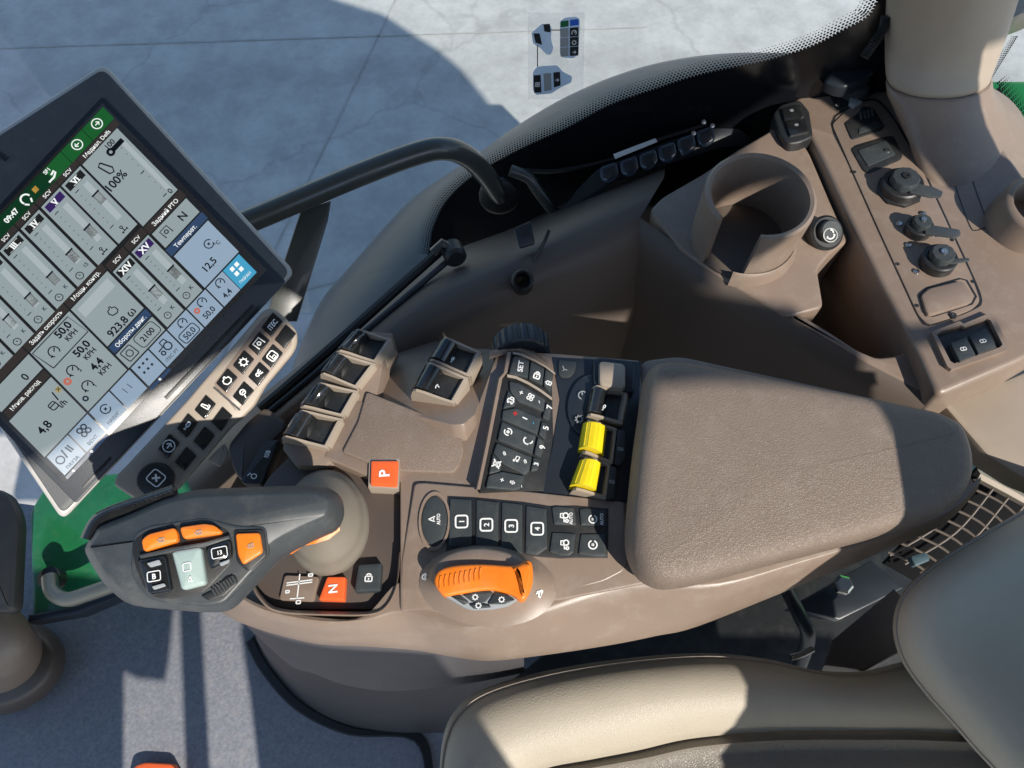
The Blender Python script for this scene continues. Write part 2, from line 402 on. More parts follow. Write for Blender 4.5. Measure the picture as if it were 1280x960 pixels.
# thin saw-cut joints in the yard: shallow dark strips let into the slab
jm = mat('joint_filler', (.40, .39, .37), .9, .2, var=.2)
b = MB()
for p, q in (((300, 400), (480, 30)), ((330, 375), (620, 300)), ((0, 60), (560, 42))):
    A, B = P(*p, GZ+.004), P(*q, GZ+.004); t = (B-A).normalized(); m_ = Vector((-t.y, t.x, 0))*.004
    A -= t*1; B += t*1
    b.add([A+m_, A-m_, B-m_, B+m_], [(0, 1, 2, 3)])
tag(b.build('yard_joint', jm, smooth=False), 'narrow joints across the concrete yard', kind='structure')

FZ = -.62
fl = slab('cab_floor', [(-40, 620), (330, 670), (430, 560), (700, 430), (1150, 400), (1600, 480), (1800, 1300), (-200, 1300)], H(FZ), .03, M['carpet'], bevel=.003)
tag(fl, 'grey speckled cab floor mat under the console', kind='structure')
me_l = spline([(312, 800, 0), (333, 838, 0), (376, 884, 0), (440, 914, 0), (522, 922, 0), (538, 980, 0)], 6)
fe = loft('mat_edge_strip', [[P(v.x+dx, v.y+dy, FZ+h) for v in me_l] for dx, dy, h in ((-5, 5, .0), (-4, 3, .012), (3, -3, .012), (5, -5, 0))],
          M['seal'], closed=False)
tag(fe, 'black rubber edge of the floor mat below the console', kind='structure')

# dark cab frame under console and seat
b = MB()
base = slab('under_frame', [(640, 850), (700, 800), (900, 740), (1130, 640), (1280, 560), (1400, 640), (1400, 960), (700, 1000)], H(-.46), .1, M['black'], bevel=.01)
tag(base, 'dark metal seat base in the gap between console and seat', 'seat base')

# ---------------------------------------------------------------- side window with frit, dots and seal
WY = .445
W = PL((0, WY, 0), (0, -1, 0))
frit_px = [(536, 318), (539, 300), (541, 287), (555, 256), (580, 229), (611.6, 208), (654, 185), (707, 161), (764, 131), (827, 109), (860, 98), (900, 88), (959, 76), (1015, 58), (1052, 39), (1086, 20), (1105, -10), (1130, -14), (1240, -30)]
win = thing('side_window', 'curved cab side window with black dotted edge above the storage tray', 'window', W(800, 250))
glass = bpy.data.materials.new('clear_glass'); glass.use_nodes = True; n = glass.node_tree
n.nodes.remove(n.nodes['Principled BSDF'])
tr = n.nodes.new('ShaderNodeBsdfTransparent'); tr.inputs[0].default_value = (.90, .93, .93, 1)
gl = n.nodes.new('ShaderNodeBsdfGlossy'); gl.inputs['Roughness'].default_value = .02
mxs = n.nodes.new('ShaderNodeMixShader'); lw = n.nodes.new('ShaderNodeLayerWeight'); lw.inputs[0].default_value = .12
mu = n.nodes.new('ShaderNodeMath'); mu.operation = 'MULTIPLY'; mu.inputs[1].default_value = .35
n.links.new(lw.outputs['Fresnel'], mu.inputs[0]); n.links.new(mu.outputs[0], mxs.inputs[0])
n.links.new(tr.outputs[0], mxs.inputs[1]); n.links.new(gl.outputs[0], mxs.inputs[2]); n.links.new(mxs.outputs[0], n.nodes['Material Output'].inputs['Surface'])
def rect_y(y, x0, x1, z0, z1): return [(x0, y, z0), (x1, y, z0), (x1, y, z1), (x0, y, z1)]
v = rect_y(WY+.004, -.62, .60, -.60, .75) + rect_y(WY+.009, -.62, .60, -.60, .75)
make('pane', v, [(0, 1, 2, 3), (7, 6, 5, 4), (0, 1, 5, 4), (1, 2, 6, 5), (2, 3, 7, 6), (3, 0, 4, 7)], glass, win, smooth=False)
fc = [W(x, y) for x, y in frit_px]
fcs = spline(fc, 6)
low = [Vector((p.x, WY, -.60)) for p in fcs]
k = len(fcs)
make('frit_band', list(fcs)+low, [(i, i+1, k+i+1, k+i) for i in range(k-1)], M['frit'], win, smooth=False)
b = MB()                                            # the printed dots thinning out upwards
arc = [0]
for i in range(1, k): arc.append(arc[-1] + (fcs[i]-fcs[i-1]).length)
def along(d):
    for i in range(1, k):
        if arc[i] >= d:
            t = (d-arc[i-1])/(arc[i]-arc[i-1]); p = fcs[i-1].lerp(fcs[i], t); g = (fcs[i]-fcs[i-1]).normalized(); return p, g
    return fcs[-1], (fcs[-1]-fcs[-2]).normalized()
st = .0044
for row in range(6):
    d = st*.5*(row % 2)
    while d < arc[-1]:
        p, g = along(d); up = Vector((-g.z, 0, g.x))
        if up.z < 0 and g.x > 0: up = -up
        c = p + up*(.0012 + row*.0038); r = (.0021, .0018, .0016, .0013, .001, .0007)[row]
        b.add([c + Vector((math.cos(a)*r, 0, math.sin(a)*r)) for a in [R(q) for q in range(0, 360, 60)]], [tuple(range(6))]); d += st
tag(b.build('frit_dot', M['frit'], win, smooth=False), kind='stuff')
tube('edge_seal', [P(x, y, -.085) for x, y in [(325, 512), (355, 487), (440, 412), (500, 358), (552, 312), (566, 308)]], .0065, M['seal'], win, seg=8)
tube('seal_lip', [P(x, y, -.080) for x, y in [(330, 520), (362, 494), (450, 420), (560, 326)]], .004, M['bezel_dark'], win, seg=8)

# fender outside, below the glass
outer = [(335, 540), (353, 496), (367, 455), (385, 408), (406, 369), (434, 337), (484, 280), (519, 245), (560, 217), (604, 187), (640, 161), (696, 127), (752, 101), (809, 82), (865, 71), (921, 66), (977, 66), (1060, 66)]
inner = [(430, 560), (470, 520), (500, 480), (520, 440), (540, 400), (560, 360), (590, 320), (610, 290), (640, 270), (670, 250), (700, 235), (730, 215), (770, 200), (820, 190), (880, 180), (930, 170), (990, 160), (1070, 150)]
rows = []
for t, z in ((0, -.62), (.02, -.53), (.14, -.475), (.45, -.43), (1, -.42)):
    rows.append(spline([P(a[0]+(c[0]-a[0])*t, a[1]+(c[1]-a[1])*t, z) for a, c in zip(outer, inner)], 4))
rows.insert(0, [Vector((p.x, p.y, GZ+.3)) for p in rows[0]])  # hidden drop towards the ground, added to shade the yard
o = loft('fender', rows, M['fender'], closed=False, sharp=60)
tag(o, 'dark curved rear fender outside the side window', 'fender')

# stickers on the pane
SW = PL((0, WY-.001, 0), (0, -1, 0))
stk = thing('window_sticker', 'pale blue joystick diagram sticker on the side window', 'sticker', SW(695, 70))
film = bpy.data.materials.new('clear_film'); film.use_nodes = True; fn = film.node_tree
fb = fn.nodes['Principled BSDF']; fb.inputs['Base Color'].default_value = (.8, .8, .8, 1); fb.inputs['Alpha'].default_value = .10; fb.inputs['Roughness'].default_value = .25
v, f = slab_vf([SW(*p) - Vector((0, .0002, 0))*0 for p in ((660, 16), (731, 16), (729, 124), (660, 124))], SW.n, .0003, 0, 1)
make('film', v, f, film, stk, smooth=False)
SW = lifted(SW, .0006)
def zs(pts): return Z(640, 0, 2.667, pts)
slab('joystick_drawing', zs([(65, 110), (100, 80), (125, 80), (132, 95), (130, 130), (138, 160), (130, 182), (115, 182), (95, 160), (70, 145)]), SW, .0004, M['sticker'], stk, bevel=0, r=.002)
slab('thumb_switch', zs([(105, 82), (126, 80), (128, 108), (108, 105)]), lifted(SW, .0005), .0003, M['sticker_black'], stk, bevel=0)
slab('thumb_switch', zs([(72, 112), (92, 112), (100, 150), (78, 142)]), lifted(SW, .0005), .0003, M['sticker_black'], stk, bevel=0)
slab('joystick_drawing', zs([(70, 240), (85, 222), (150, 218), (170, 240), (200, 255), (198, 275), (165, 290), (130, 312), (80, 316), (70, 300)]), SW, .0004, M['sticker'], stk, bevel=0, r=.002)
for q in ([(72, 252), (95, 250), (98, 308), (74, 310)], [(138, 242), (160, 240), (162, 285), (140, 292)]):
    slab('key_drawing', zs(q), lifted(SW, .0005), .0003, M['sticker_black'], stk, bevel=0)
slab('key_drawing', zs([(105, 246), (130, 244), (132, 300), (108, 304)]), lifted(SW, .0005), .0003, M['greyink'], stk, bevel=0)
slab('key_plate', zs([(160, 72), (175, 60), (215, 56), (226, 66), (222, 180), (205, 194), (168, 192), (160, 180)]), SW, .0004, M['sticker'], stk, bevel=0, r=.002)
slab('green_key', zs([(162, 72), (188, 68), (188, 88), (162, 92)]), lifted(SW, .0005), .0003, M['green'], stk, bevel=0)
slab('blue_key', zs([(194, 67), (222, 64), (222, 84), (194, 87)]), lifted(SW, .0005), .0003, ink('blue_print', (.03, .12, .55)), stk, bevel=0)
for j, y in enumerate((93, 125, 157)):
    slab('key_drawing', zs([(193, y), (222, y-2), (221, y+28), (193, y+30)]), lifted(SW, .0005), .0003, M['sticker_black'], stk, bevel=0)
    slab('key_drawing', zs([(161, y+3), (188, y), (188, y+30), (162, y+32)]), lifted(SW, .0005), .0003, M['greyink'], stk, bevel=0)
for (x, y), ic in zip([(207, 107), (207, 140), (207, 172), (85, 280), (150, 265)], (I_GAUGE, I_GEAR, I_ARROW, I_FAN, I_ARROW)):
    px, py = zs([(x, y)])[0]
    icon('key_symbol', ic, px, py, SW, 0, 7, M['white'], stk, wd=.14, lift=.001)
for q in ([(126, 100), (160, 100)], [(85, 150), (85, 222)]):
    b = MB(); A, B = [SW(*p) for p in zs(q)]; t = (B-A).normalized(); m_ = t.cross(Vector((0, 1, 0)))*.0006
    b.add([A+m_, A-m_, B-m_, B+m_], [(0, 1, 2, 3)]); b.build('leader_line', M['sticker_black'], stk, smooth=False)

# ---------------------------------------------------------------- grab rail
gr = thing('grab_rail', 'black tubular grab rail bent over behind the monitor', 'handle', P(600, 230, -.05))
def at_y(x, y, Y):
    d = ray(x, y); return CAM + d*((Y-CAM.y)/d.y)
path = spline([at_y(215, 315, .20), at_y(322, 272, .26), at_y(440, 222, .31), at_y(520, 192, .345), at_y(556, 186, .36), at_y(583, 195, .375), at_y(605, 216, .39), at_y(625, 245, .405)], 8)
tube('rail', path, .0145, M['metal_black'], gr, seg=20)
slab('brace', [(376, 262), (414, 250), (410, 275), (371, 402), (330, 402)], PL(at_y(390, 262, .29), (.25, -.5, .8)), .012, M['metal_black'], gr, bevel=.003)
lathe('rail_foot', at_y(624, 243, .405), (0, -1, .25), [(.03, 0), (.03, .008), (.024, .012), (0.0, .012)], M['black'], gr, seg=20)

# ---------------------------------------------------------------- right-hand side console with tray, bin and cup holder
sc = thing('side_console', 'brown moulded side console with deep tray and cup holder', 'console', P(900, 350, -.3))
rim = [(250, 640, -.09), (345, 545, -.075), (440, 470, -.065), (500, 425, -.06), (560, 385, -.055), (650, 343, -.055), (740, 303, -.055), (800, 272, -.055)]
sill_o = [(230, 590, -.10), (325, 520, -.092), (425, 440, -.088), (490, 386, -.085), (552, 345, -.08), (640, 311, -.075), (735, 265, -.07), (830, 222, -.07)]
edge = [P(*p) for p in rim]
rows = [[P(p[0]+5, p[1]-14, p[2]-.14) + Vector((0, .02, 0)) for p in sill_o], [P(*p) for p in sill_o], [P((a[0]+c[0])/2, (a[1]+c[1])/2, .004+max(a[2], c[2])) for a, c in zip(sill_o, rim)], edge]
tk = (.12, .2, .5, .8, 1, 1, 1, 1)
for dx, dy, dz in ((0, -.012, -.006), (.005, -.022, -.025), (.02, -.045, -.13), (.03, -.07, -.24), (.04, -.12, -.285), (.05, -.24, -.29)):
    rows.append([p + Vector((dx*k_, dy*k_, dz)) for p, k_ in zip(edge, tk)])
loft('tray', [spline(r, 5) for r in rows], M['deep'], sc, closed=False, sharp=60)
# the wall that parts the tray from the bin, its lit ridge on top
ridge = [(800, 272), (850, 308), (900, 346), (950, 376), (985, 396), (1030, 424), (1080, 452), (1130, 478), (1168, 497)]
rt = [P(x, y, -.055) for x, y in ridge]
rows = [rt, [p + Vector((-.010, -.008, -.008)) for p in rt], [p + Vector((-.014, -.012, -.03)) for p in rt], [p + Vector((-.026, -.022, -.14)) for p in rt], [p + Vector((-.06, -.05, -.26)) for p in rt], [p + Vector((-.2, -.13, -.295)) for p in rt]]
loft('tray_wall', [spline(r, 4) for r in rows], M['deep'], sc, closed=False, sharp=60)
tray_floor = [P(480, 560, -.305), P(700, 330, -.305), P(1000, 250, -.305), P(1250, 470, -.305), P(1100, 620, -.305), P(600, 640, -.305)]
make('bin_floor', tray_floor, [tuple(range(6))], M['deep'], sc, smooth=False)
# platform carrying the cup holder
plat = [(812, 262), (828, 246), (880, 216), (920, 188), (985, 150), (1012, 190), (1040, 255), (1062, 300), (1040, 315), (1022, 336), (1030, 384), (985, 396), (935, 367), (900, 346), (850, 310)]
slab('platform', plat, H(-.052), .10, M['brown'], sc, bevel=.004, r=.008, seg=3)
# ridge top, from the platform along the bin to the panel
slab('bin_rim', [(985, 394), (1002, 393), (1040, 416), (1072, 437), (1096, 447), (1122, 444), (1146, 434), (1160, 430), (1185, 470), (1172, 500), (1130, 478), (1080, 452)], H(-.054), .2, M['brown'], sc, bevel=.004, r=.006, seg=3)
# socket panel
SPZ = -.03
SPN = (-.10, .02, 1)
SP = PL(P(1140, 290, SPZ), SPN)
slab('panel', [(962, 150), (1000, 118), (1030, 98), (1060, 92), (1105, 108), (1150, 100), (1225, 125), (1245, 168), (1290, 232), (1330, 300), (1330, 420), (1280, 450), (1172, 496), (1160, 470), (1146, 437), (1100, 352), (1060, 270), (1028, 200), (1010, 165)], SP, .22, M['brown'], sc, bevel=.007, r=.012, seg=4)
SPL = lifted(SP, .0004)
# removable service lid, drawn by its groove
def groove(name, px, s, wd, m, parent, closed=False, depth=.0015):
    """narrow raised-edge gap: a dark strip let in between two lips"""
    pts = [s(*p) for p in px]; b = MB(); N = len(pts)
    v, f = [], []
    for i in range(N):
        a = pts[i-1] if (i or closed) else pts[i]; c = pts[(i+1) % N] if (i < N-1 or closed) else pts[i]
        t = (c-a).normalized(); m_ = s.n.cross(t).normalized()*wd/2
        v += [pts[i]+m_+s.n*.0003, pts[i]-m_+s.n*.0003]
    for i in range(N if closed else N-1):
        j = (i+1) % N; f.append((2*i, 2*j, 2*j+1, 2*i+1))
    return make(name, v, f, m, parent, smooth=False)
lid = [(1040, 155), (1062, 134), (1090, 124), (1104, 132), (1118, 150), (1150, 205), (1185, 280), (1215, 345), (1226, 376), (1216, 386), (1192, 396), (1160, 406), (1148, 394), (1130, 355), (1100, 290), (1062, 205)]
slab('service_lid', lid, lifted(SP, .0022), .004, M['brown'], sc, bevel=.0012, r=.006)
SL = lifted(SP, .0022)
groove('lid_gap', [(p.x, p.y) for p in spline([(x, y, 0) for x, y in lid], 3, True)], lifted(SP, .0002), .003, M['black'], sc, closed=True)
hatch = [(1190, 214), (1200, 210), (1211, 214), (1219, 236), (1234, 280), (1230, 285), (1220, 288), (1213, 284), (1200, 250)]
groove('hatch_gap', [(p.x, p.y) for p in spline([(x, y, 0) for x, y in hatch], 4, True)], SP, .0014, M['black'], sc, closed=True)
for x, y in ((1102, 180), (1139, 295), (1190, 300), (1216, 352), (1122, 330), (1146, 382), (1068, 215)):
    b = MB(); lathe('clip_notch', SL(x, y), SL.n, [(.0022, 0), (.0022, .0005), (0, .0005)], M['black'], sc, seg=10)
lathe('lid_screw', SL(1191, 395), SL.n, [(.004, 0), (.0035, .002), (.0015, .0022), (0, .0012)], M['black'], sc, seg=14)

# switch block at the front of the panel
sw = slab('switch_housing', [(966, 142), (976, 130), (1000, 124), (1012, 138), (1017, 170), (1000, 178), (985, 180), (974, 165)], lifted(SP, .006), .02, M['black'], sc, bevel=.003, r=.004, seg=3)
for (q, a) in (([(977, 136), (1000, 130), (1005, 145), (981, 150)], 0), ([(982, 152), (1006, 148), (1011, 164), (988, 169)], 1)):
    k_ = slab('rocker_switch', q, lifted(SP, .010), .006, M['gloss'], sc, bevel=.001, crown=.001)
    cx, cy = sum(p[0] for p in q)/4, sum(p[1] for p in q)/4
    icon('switch_symbol', I_HYD, cx-1, cy-2, lifted(SP, .0112), 15, 5, M['greyink'], k_, wd=.2)

# black work-light plug / isolator on its plate at the window end
pl = thing('power_isolator', 'black winged isolator knob on screwed plate beside the window', 'switch', SP(1065, 110))
slab('mounting_plate', [(1033, 110), (1045, 98), (1070, 92), (1094, 104), (1100, 112), (1062, 134), (1047, 137)], lifted(SP, .002), .004, M['black'], pl, bevel=.001, r=.003)
lathe('collar', SP(1066, 117), (SP.n), [(.018, .0), (.018, .012), (.013, .016), (.013, .03), (0, .03)], M['grip'], pl, seg=24)
KN = lifted(SP, .04)
slab('knob', [(1030, 99), (1036, 88), (1048, 82), (1060, 78), (1074, 67), (1084, 66), (1092, 76), (1094, 88), (1088, 94), (1072, 101), (1058, 108), (1046, 106)], KN, .018, M['bezel_dark'], pl, bevel=.006, r=.004, seg=4)
slab('bracket', [(1064, 112), (1070, 111), (1073, 124), (1078, 126), (1068, 132), (1062, 128)], lifted(SP, .008), .006, M['greyink'], pl, bevel=.001)
for x, y in ((1033, 110), (1047, 131), (1080, 117), (1088, 95)):
    lathe('screw', lifted(SP, .0025)(x, y), SP.n, [(.0035, 0), (.003, .002), (0, .0025)], M['steel'], pl, seg=12)
# ribbed cable by the pillar
cpath = spline([at_y(1108, 20, .425), at_y(1104, 36, .42), at_y(1094, 52, .415), at_y(1080, 72, .405)], 14)
v, f = tube_vf(cpath, [(.0062 if (i//1) % 2 else .0048) for i in range(len(cpath))], 10)
tag(make('corrugated_cable', v, f, M['black']), 'black corrugated cable running up beside the pillar', 'cable')

# sockets in the lid
zr = lambda pts: Z(960, 0, 4, pts)
zq = lambda pts: Z(1020, 160, 3, pts)
s1 = slab('vent_socket', zr([(385, 615), (455, 560), (470, 530), (525, 535), (560, 590), (585, 630), (565, 650), (420, 695)]), lifted(SL, .002), .006, M['black'], sc, bevel=.001, r=.003)
slab('vent_plate', zr([(455, 640), (545, 600), (575, 628), (455, 668)]), lifted(SL, .003), .002, M['key'], s1, bevel=.0006)
for k_ in range(4):
    x0 = 458+k_*19
    slab('vent_slat', zr([(x0, 560-k_*6), (x0+9, 556-k_*6), (x0+16, 590-k_*5), (x0+7, 594-k_*5)]), lifted(SL, .0045), .003, M['bezel'], s1, bevel=.0005)
s2 = slab('blank_plate', zr([(418, 745), (440, 725), (600, 678), (630, 680), (675, 775), (665, 795), (500, 865), (478, 850)]), lifted(SL, .002), .005, M['black'], sc, bevel=.001, r=.004)
slab('plate_insert', zr([(450, 750), (590, 700), (640, 770), (500, 830)]), lifted(SL, .0035), .003, M['key'], s2, bevel=.0008, r=.002)
lathe('plate_screw', lifted(SL, .0035)(*zr([(596, 755)])[0]), SL.n, [(.0035, 0), (.003, .0018), (0, .002)], M['steel'], s2, seg=12)

def socket(name, lbl, x, y, r, h, tab, screws, big=False):
    t = thing(name, lbl, 'socket', SL(x, y), 'capped sockets on the side console')
    c = SL(x, y); n_ = SL.n; k_ = mm(SL, x, y); r *= k_
    if big: lathe('flange', c, n_, [(r*1.15, 0), (r*1.12, .003), (r*.98, .005), (0, .005)], M['black'], t, seg=8)
    lathe('collar', c, n_, [(r, 0), (r, h*.55), (r*.93, h*.62), (r*.74, h*.62), (r*.72, h*.3), (0, h*.3)], M['black'], t, seg=36)
    lathe('cap', c, n_, [(r*.70, h*.3), (r*.70, h*.86), (r*.62, h), (r*.3, h*1.02), (0, h*1.02)], M['key'], t, seg=30, rmod=lambda i, k: 1-.05*(i % 3 == 0))
    lathe('cap_centre', c+n_*h*1.02, n_, [(r*.2, 0), (r*.2, .002), (r*.08, .002), (r*.06, .0005), (0, .0005)], M['black'] if big else M['steel'], t, seg=14)
    S_ = lifted(SL, h*.75)
    slab('pull_tab', tab, S_, .0025, M['grip'], t, bevel=.0008, r=.002)
    for q in screws: lathe('screw', SL(*q), n_, [(.0038, 0), (.0033, .002), (0, .0026)], M['steel'], t, seg=12)
    return t
socket('round_socket', 'large black capped socket, uppermost of the three round sockets', 1124, 238, 26, .024, zq([(370, 205), (440, 220), (478, 238), (470, 258), (430, 258), (350, 240)]), [], True)
socket('round_socket', 'small black capped socket between two larger round ones', 1146, 289, 17, .02, zq([(410, 360), (450, 365), (540, 380), (545, 400), (520, 410), (410, 395)]), [zq([(310, 360)])[0], zq([(400, 323)])[0], zq([(435, 400)])[0]])
socket('round_socket', 'black capped socket with pale centre nearest the blank cover', 1170, 330, 22, .022, zq([(470, 490), (520, 488), (575, 486), (578, 496), (520, 506), (470, 508)]), [zq([(345, 440)])[0], zq([(375, 540)])[0]])
s4 = slab('blank_cover', zq([(395, 625), (425, 600), (540, 572), (560, 578), (592, 630), (580, 655), (440, 698), (420, 700), (412, 685)]), lifted(SL, .0045), .006, M['brown'], sc, bevel=.002, r=.004)
pts = zq([(388, 630), (415, 600), (540, 565), (565, 572), (600, 632), (585, 660), (440, 706), (412, 706)])
groove('cover_gap', pts, SL, .0022, M['black'], sc, closed=True)
# double usb-style charger at the near end
us = thing('usb_charger', 'black double charging socket at the near end of the panel', 'socket', SP(1207, 433))
o_ = [SP(*p)+SP.n*.006 for p in zq([(425, 775), (450, 765), (530, 735), (545, 745), (640, 705), (660, 715), (712, 830), (700, 845), (500, 915), (485, 905)])]
i_ = [SP(*p)+SP.n*.006 for p in zq([(445, 785), (462, 772), (535, 750), (550, 757), (632, 725), (645, 732), (690, 822), (680, 832), (510, 893), (495, 884)])]
v, f = ring_vf(o_, i_, SP.n, .007, .008); make('surround', v, f, M['brown'], us)
slab('socket_body', zq([(440, 782), (640, 722), (692, 826), (500, 893)]), lifted(SP, .0015), .004, M['black'], us, bevel=.001)
for q in ([(505, 805), (565, 783), (600, 850), (540, 876)], [(575, 778), (640, 752), (678, 820), (610, 846)]):
    k_ = slab('port_flap', zq(q), lifted(SP, .009), .009, M['key'], us, bevel=.0012)
    cx, cy = sum(p[0] for p in q)/4, sum(p[1] for p in q)/4
    x, y = zq([(cx, cy)])[0]; icon('port_symbol', [rbox(.9, .45, .18), [(0, -.2), (0, .2)]], x, y, lifted(SP, .0092), 12, 8, M['white'], k_, wd=.13)

# cup holder: open-fronted ring on the platform
def cup(name, cx, cy, rx, z0, z1, lean, gap0, gap1, thick, parent, m):
    """walls from z0 up to z1 with an opening between the two angles"""
    b0 = P(cx, cy, z1); k_ = mm(H(z1), cx, cy); r = rx*k_
    n_ = 44; a0, a1 = R(gap1), R(gap0+360)
    prof = [(r*.93, z0), (r*.985, z1-.006), (r*.975, z1-.001), (r-thick*.5, z1+.0008), (r-thick*.93, z1-.001), (r-thick, z1-.006), (r*.93-thick, z0)]
    rings = []
    for rr, z in prof:
        rings.append([Vector((b0.x + rr*math.cos(a0+(a1-a0)*i/n_), b0.y + rr*math.sin(a0+(a1-a0)*i/n_), z)) for i in range(n_+1)])
    o = loft(name, rings, m, parent, closed=False, sharp=40)
    return b0, r
c0, cr = cup('cup_holder', 951, 243, 71, -.10, .030, 0, 214, 262, .009, sc, M['brown'])
# end faces of the ring and its floor
for a in (262, 574):
    d = Vector((math.cos(R(a)), math.sin(R(a)), 0)); tg = Vector((-d.y, d.x, 0))*(.0006)
    q = [(cr*.93, -.10), (cr*.985, .024), (cr*.975, .029), (cr-.0045, .0308), (cr-.0084, .029), (cr-.009, .024), (cr*.93-.009, -.10)]
    make('cup_holder_end', [Vector((c0.x, c0.y, z)) + d*rr for rr, z in q], [tuple(range(7))], M['brown'], sc, smooth=False)
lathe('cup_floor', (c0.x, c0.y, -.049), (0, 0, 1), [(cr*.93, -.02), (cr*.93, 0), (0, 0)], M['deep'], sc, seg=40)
# lower skirt of the cup holder running down to the bin
ring_lo = [Vector((c0.x + cr*.965*math.cos(R(a)), c0.y - .001 + cr*.965*math.sin(R(a)), 0)) for a in range(250, 372, 8)]
loft('cup_skirt', [[Vector((p.x, p.y, -.035)) for p in ring_lo], [Vector((p.x, p.y, -.038)) + (p-Vector((c0.x, c0.y, 0))).normalized()*.003 for p in ring_lo], [Vector((p.x, p.y, -.055)) + (p-Vector((c0.x, c0.y, 0))).normalized()*.006 for p in ring_lo]], M['brown'], sc, closed=False)
# lighter socket knob beside the cup holder
lt = thing('lighter_socket', 'round black lighter socket with dial mark beside the cup holder', 'socket', P(1034, 291, -.05))
ax = Vector((.12, -.45, .88))
cc = P(1030, 292, -.045)
lathe('surround', cc, ax, [(.021, -.012), (.021, .006), (.018, .009), (.015, .009), (0, .009)], M['black'], lt, seg=28)
lathe('plug', cc + ax.normalized()*.008, ax, [(.0135, 0), (.0135, .008), (.012, .010), (0, .010)], M['key'], lt, seg=24)
kp = PL(cc + ax.normalized()*.0185, ax)
icon('plug_symbol', I_PHONE, 1038, 294, kp, 20, 13, M['white'], lt, wd=.13)
icon('plug_symbol', [circ(0, 0, .5, n=24)], 1038, 294, kp, 0, 17, M['steel'], lt, wd=.08)

# second round holder at the right edge
c2 = P(1292, 268, -.0)
sh = thing('round_holder', 'brown round holder cut off by the right edge', 'cup holder', c2)
lathe('holder_body', Vector((c2.x+.004, c2.y, 0)), (0, 0, 1), [(.062, -.045), (.052, -.036), (.046, -.02), (.044, .012), (.042, .016), (.036, .017), (.033, .013), (.031, -.03), (0, -.03)], M['brown'], sh, seg=44, sharp=60)

# light strip and rear box right of the armrest
rb = thing('rear_side_box', 'beige plastic rear side box beside the armrest', 'panel', P(1250, 540, -.14))
slab('box_lid', [(1172, 497), (1290, 446), (1400, 470), (1400, 640), (1280, 598), (1235, 570)], H(-.085), .03, M['trim'], rb, bevel=.006, r=.006)
slab('edge_strip', [(1176, 503), (1290, 456), (1292, 461), (1182, 508)], H(-.080), .006, M['bezel_dark'], rb, bevel=.001)
# grille behind the armrest
gv = thing('air_grille', 'brown lattice air grille between armrest and seat back', 'grille', P(1200, 640, -.26))
GP = PL(P(1200, 640, -.24), (-.15, -.35, .9))
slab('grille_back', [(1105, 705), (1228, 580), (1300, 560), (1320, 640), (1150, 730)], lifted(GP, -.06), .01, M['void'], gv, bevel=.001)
loft('grille_frame', [[GP(1224+dx, 592+dy) + GP.n*h, GP(1262+dx, 612+dy) + GP.n*h, GP(1330+dx, 650+dy)+GP.n*h] for dx, dy, h in ((2, -6, -.01), (0, 0, .004), (-3, 6, .004), (-4, 8, -.01))], M['trim'], gv, closed=False)
for k_ in range(9):
    t = k_/8; A = (1228-118*t, 598+92*t); B = (1300-118*t*1.0, 648+90*t)
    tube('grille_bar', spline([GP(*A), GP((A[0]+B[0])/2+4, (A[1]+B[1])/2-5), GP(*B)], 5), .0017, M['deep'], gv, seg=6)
for k_ in range(5):
    t = k_/4; A = (1222+76*t, 600+44*t); B = (1112+76*t, 694+44*t)
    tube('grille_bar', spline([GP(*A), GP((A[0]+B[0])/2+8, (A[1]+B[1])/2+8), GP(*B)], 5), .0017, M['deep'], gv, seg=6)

# ---------------------------------------------------------------- rear pillar
pi = thing('rear_pillar', 'thick beige rounded pillar cover at the top right', 'pillar', P(1180, 130, -.03))
def ering(cx, cy, rx, ry, z, n_=40): return [P(*q, z) for q in ell(cx, cy, rx, ry, n_)]
loft('pillar_collar', [ering(1216, 188, 74, 82, -.040), ering(1196, 156, 64, 62, -.018), ering(1182, 130, 65, 44, .0), ering(1175, 113, 67, 32, .016), ering(1174, 103, 67, 26, .026), ering(1174, 101, 65, 24, .028), ering(1174, 100, 60, 20, .024)], M['brown'], pi, sharp=70)
loft('pillar_cover', [ering(1174, 101, 64, 23, .024), ering(1174, 98, 65, 24.5, .0295), ering(1174, 92, 67, 26, .034), ering(1176, 78, 70, 28, .042), ering(1183, 40, 77, 32, .07), ering(1192, -10, 84, 36, .115), ering(1210, -80, 96, 44, .18), ering(1250, -180, 118, 60, .26)], M['trim'], pi, sharp=70)
loft('cross_arm', [[P(1236, y, z) for y, z in ((10, .06), (20, .075), (40, .07), (52, .05), (30, .03))], [P(1270, y, z) for y, z in ((-40, .06), (-20, .08), (20, .075), (40, .05), (0, .03))], [P(1360, y, z) for y, z in ((-90, .06), (-60, .08), (-20, .075), (0, .05), (-50, .03))]], M['trim'], pi, caps=(True, True), sharp=70)
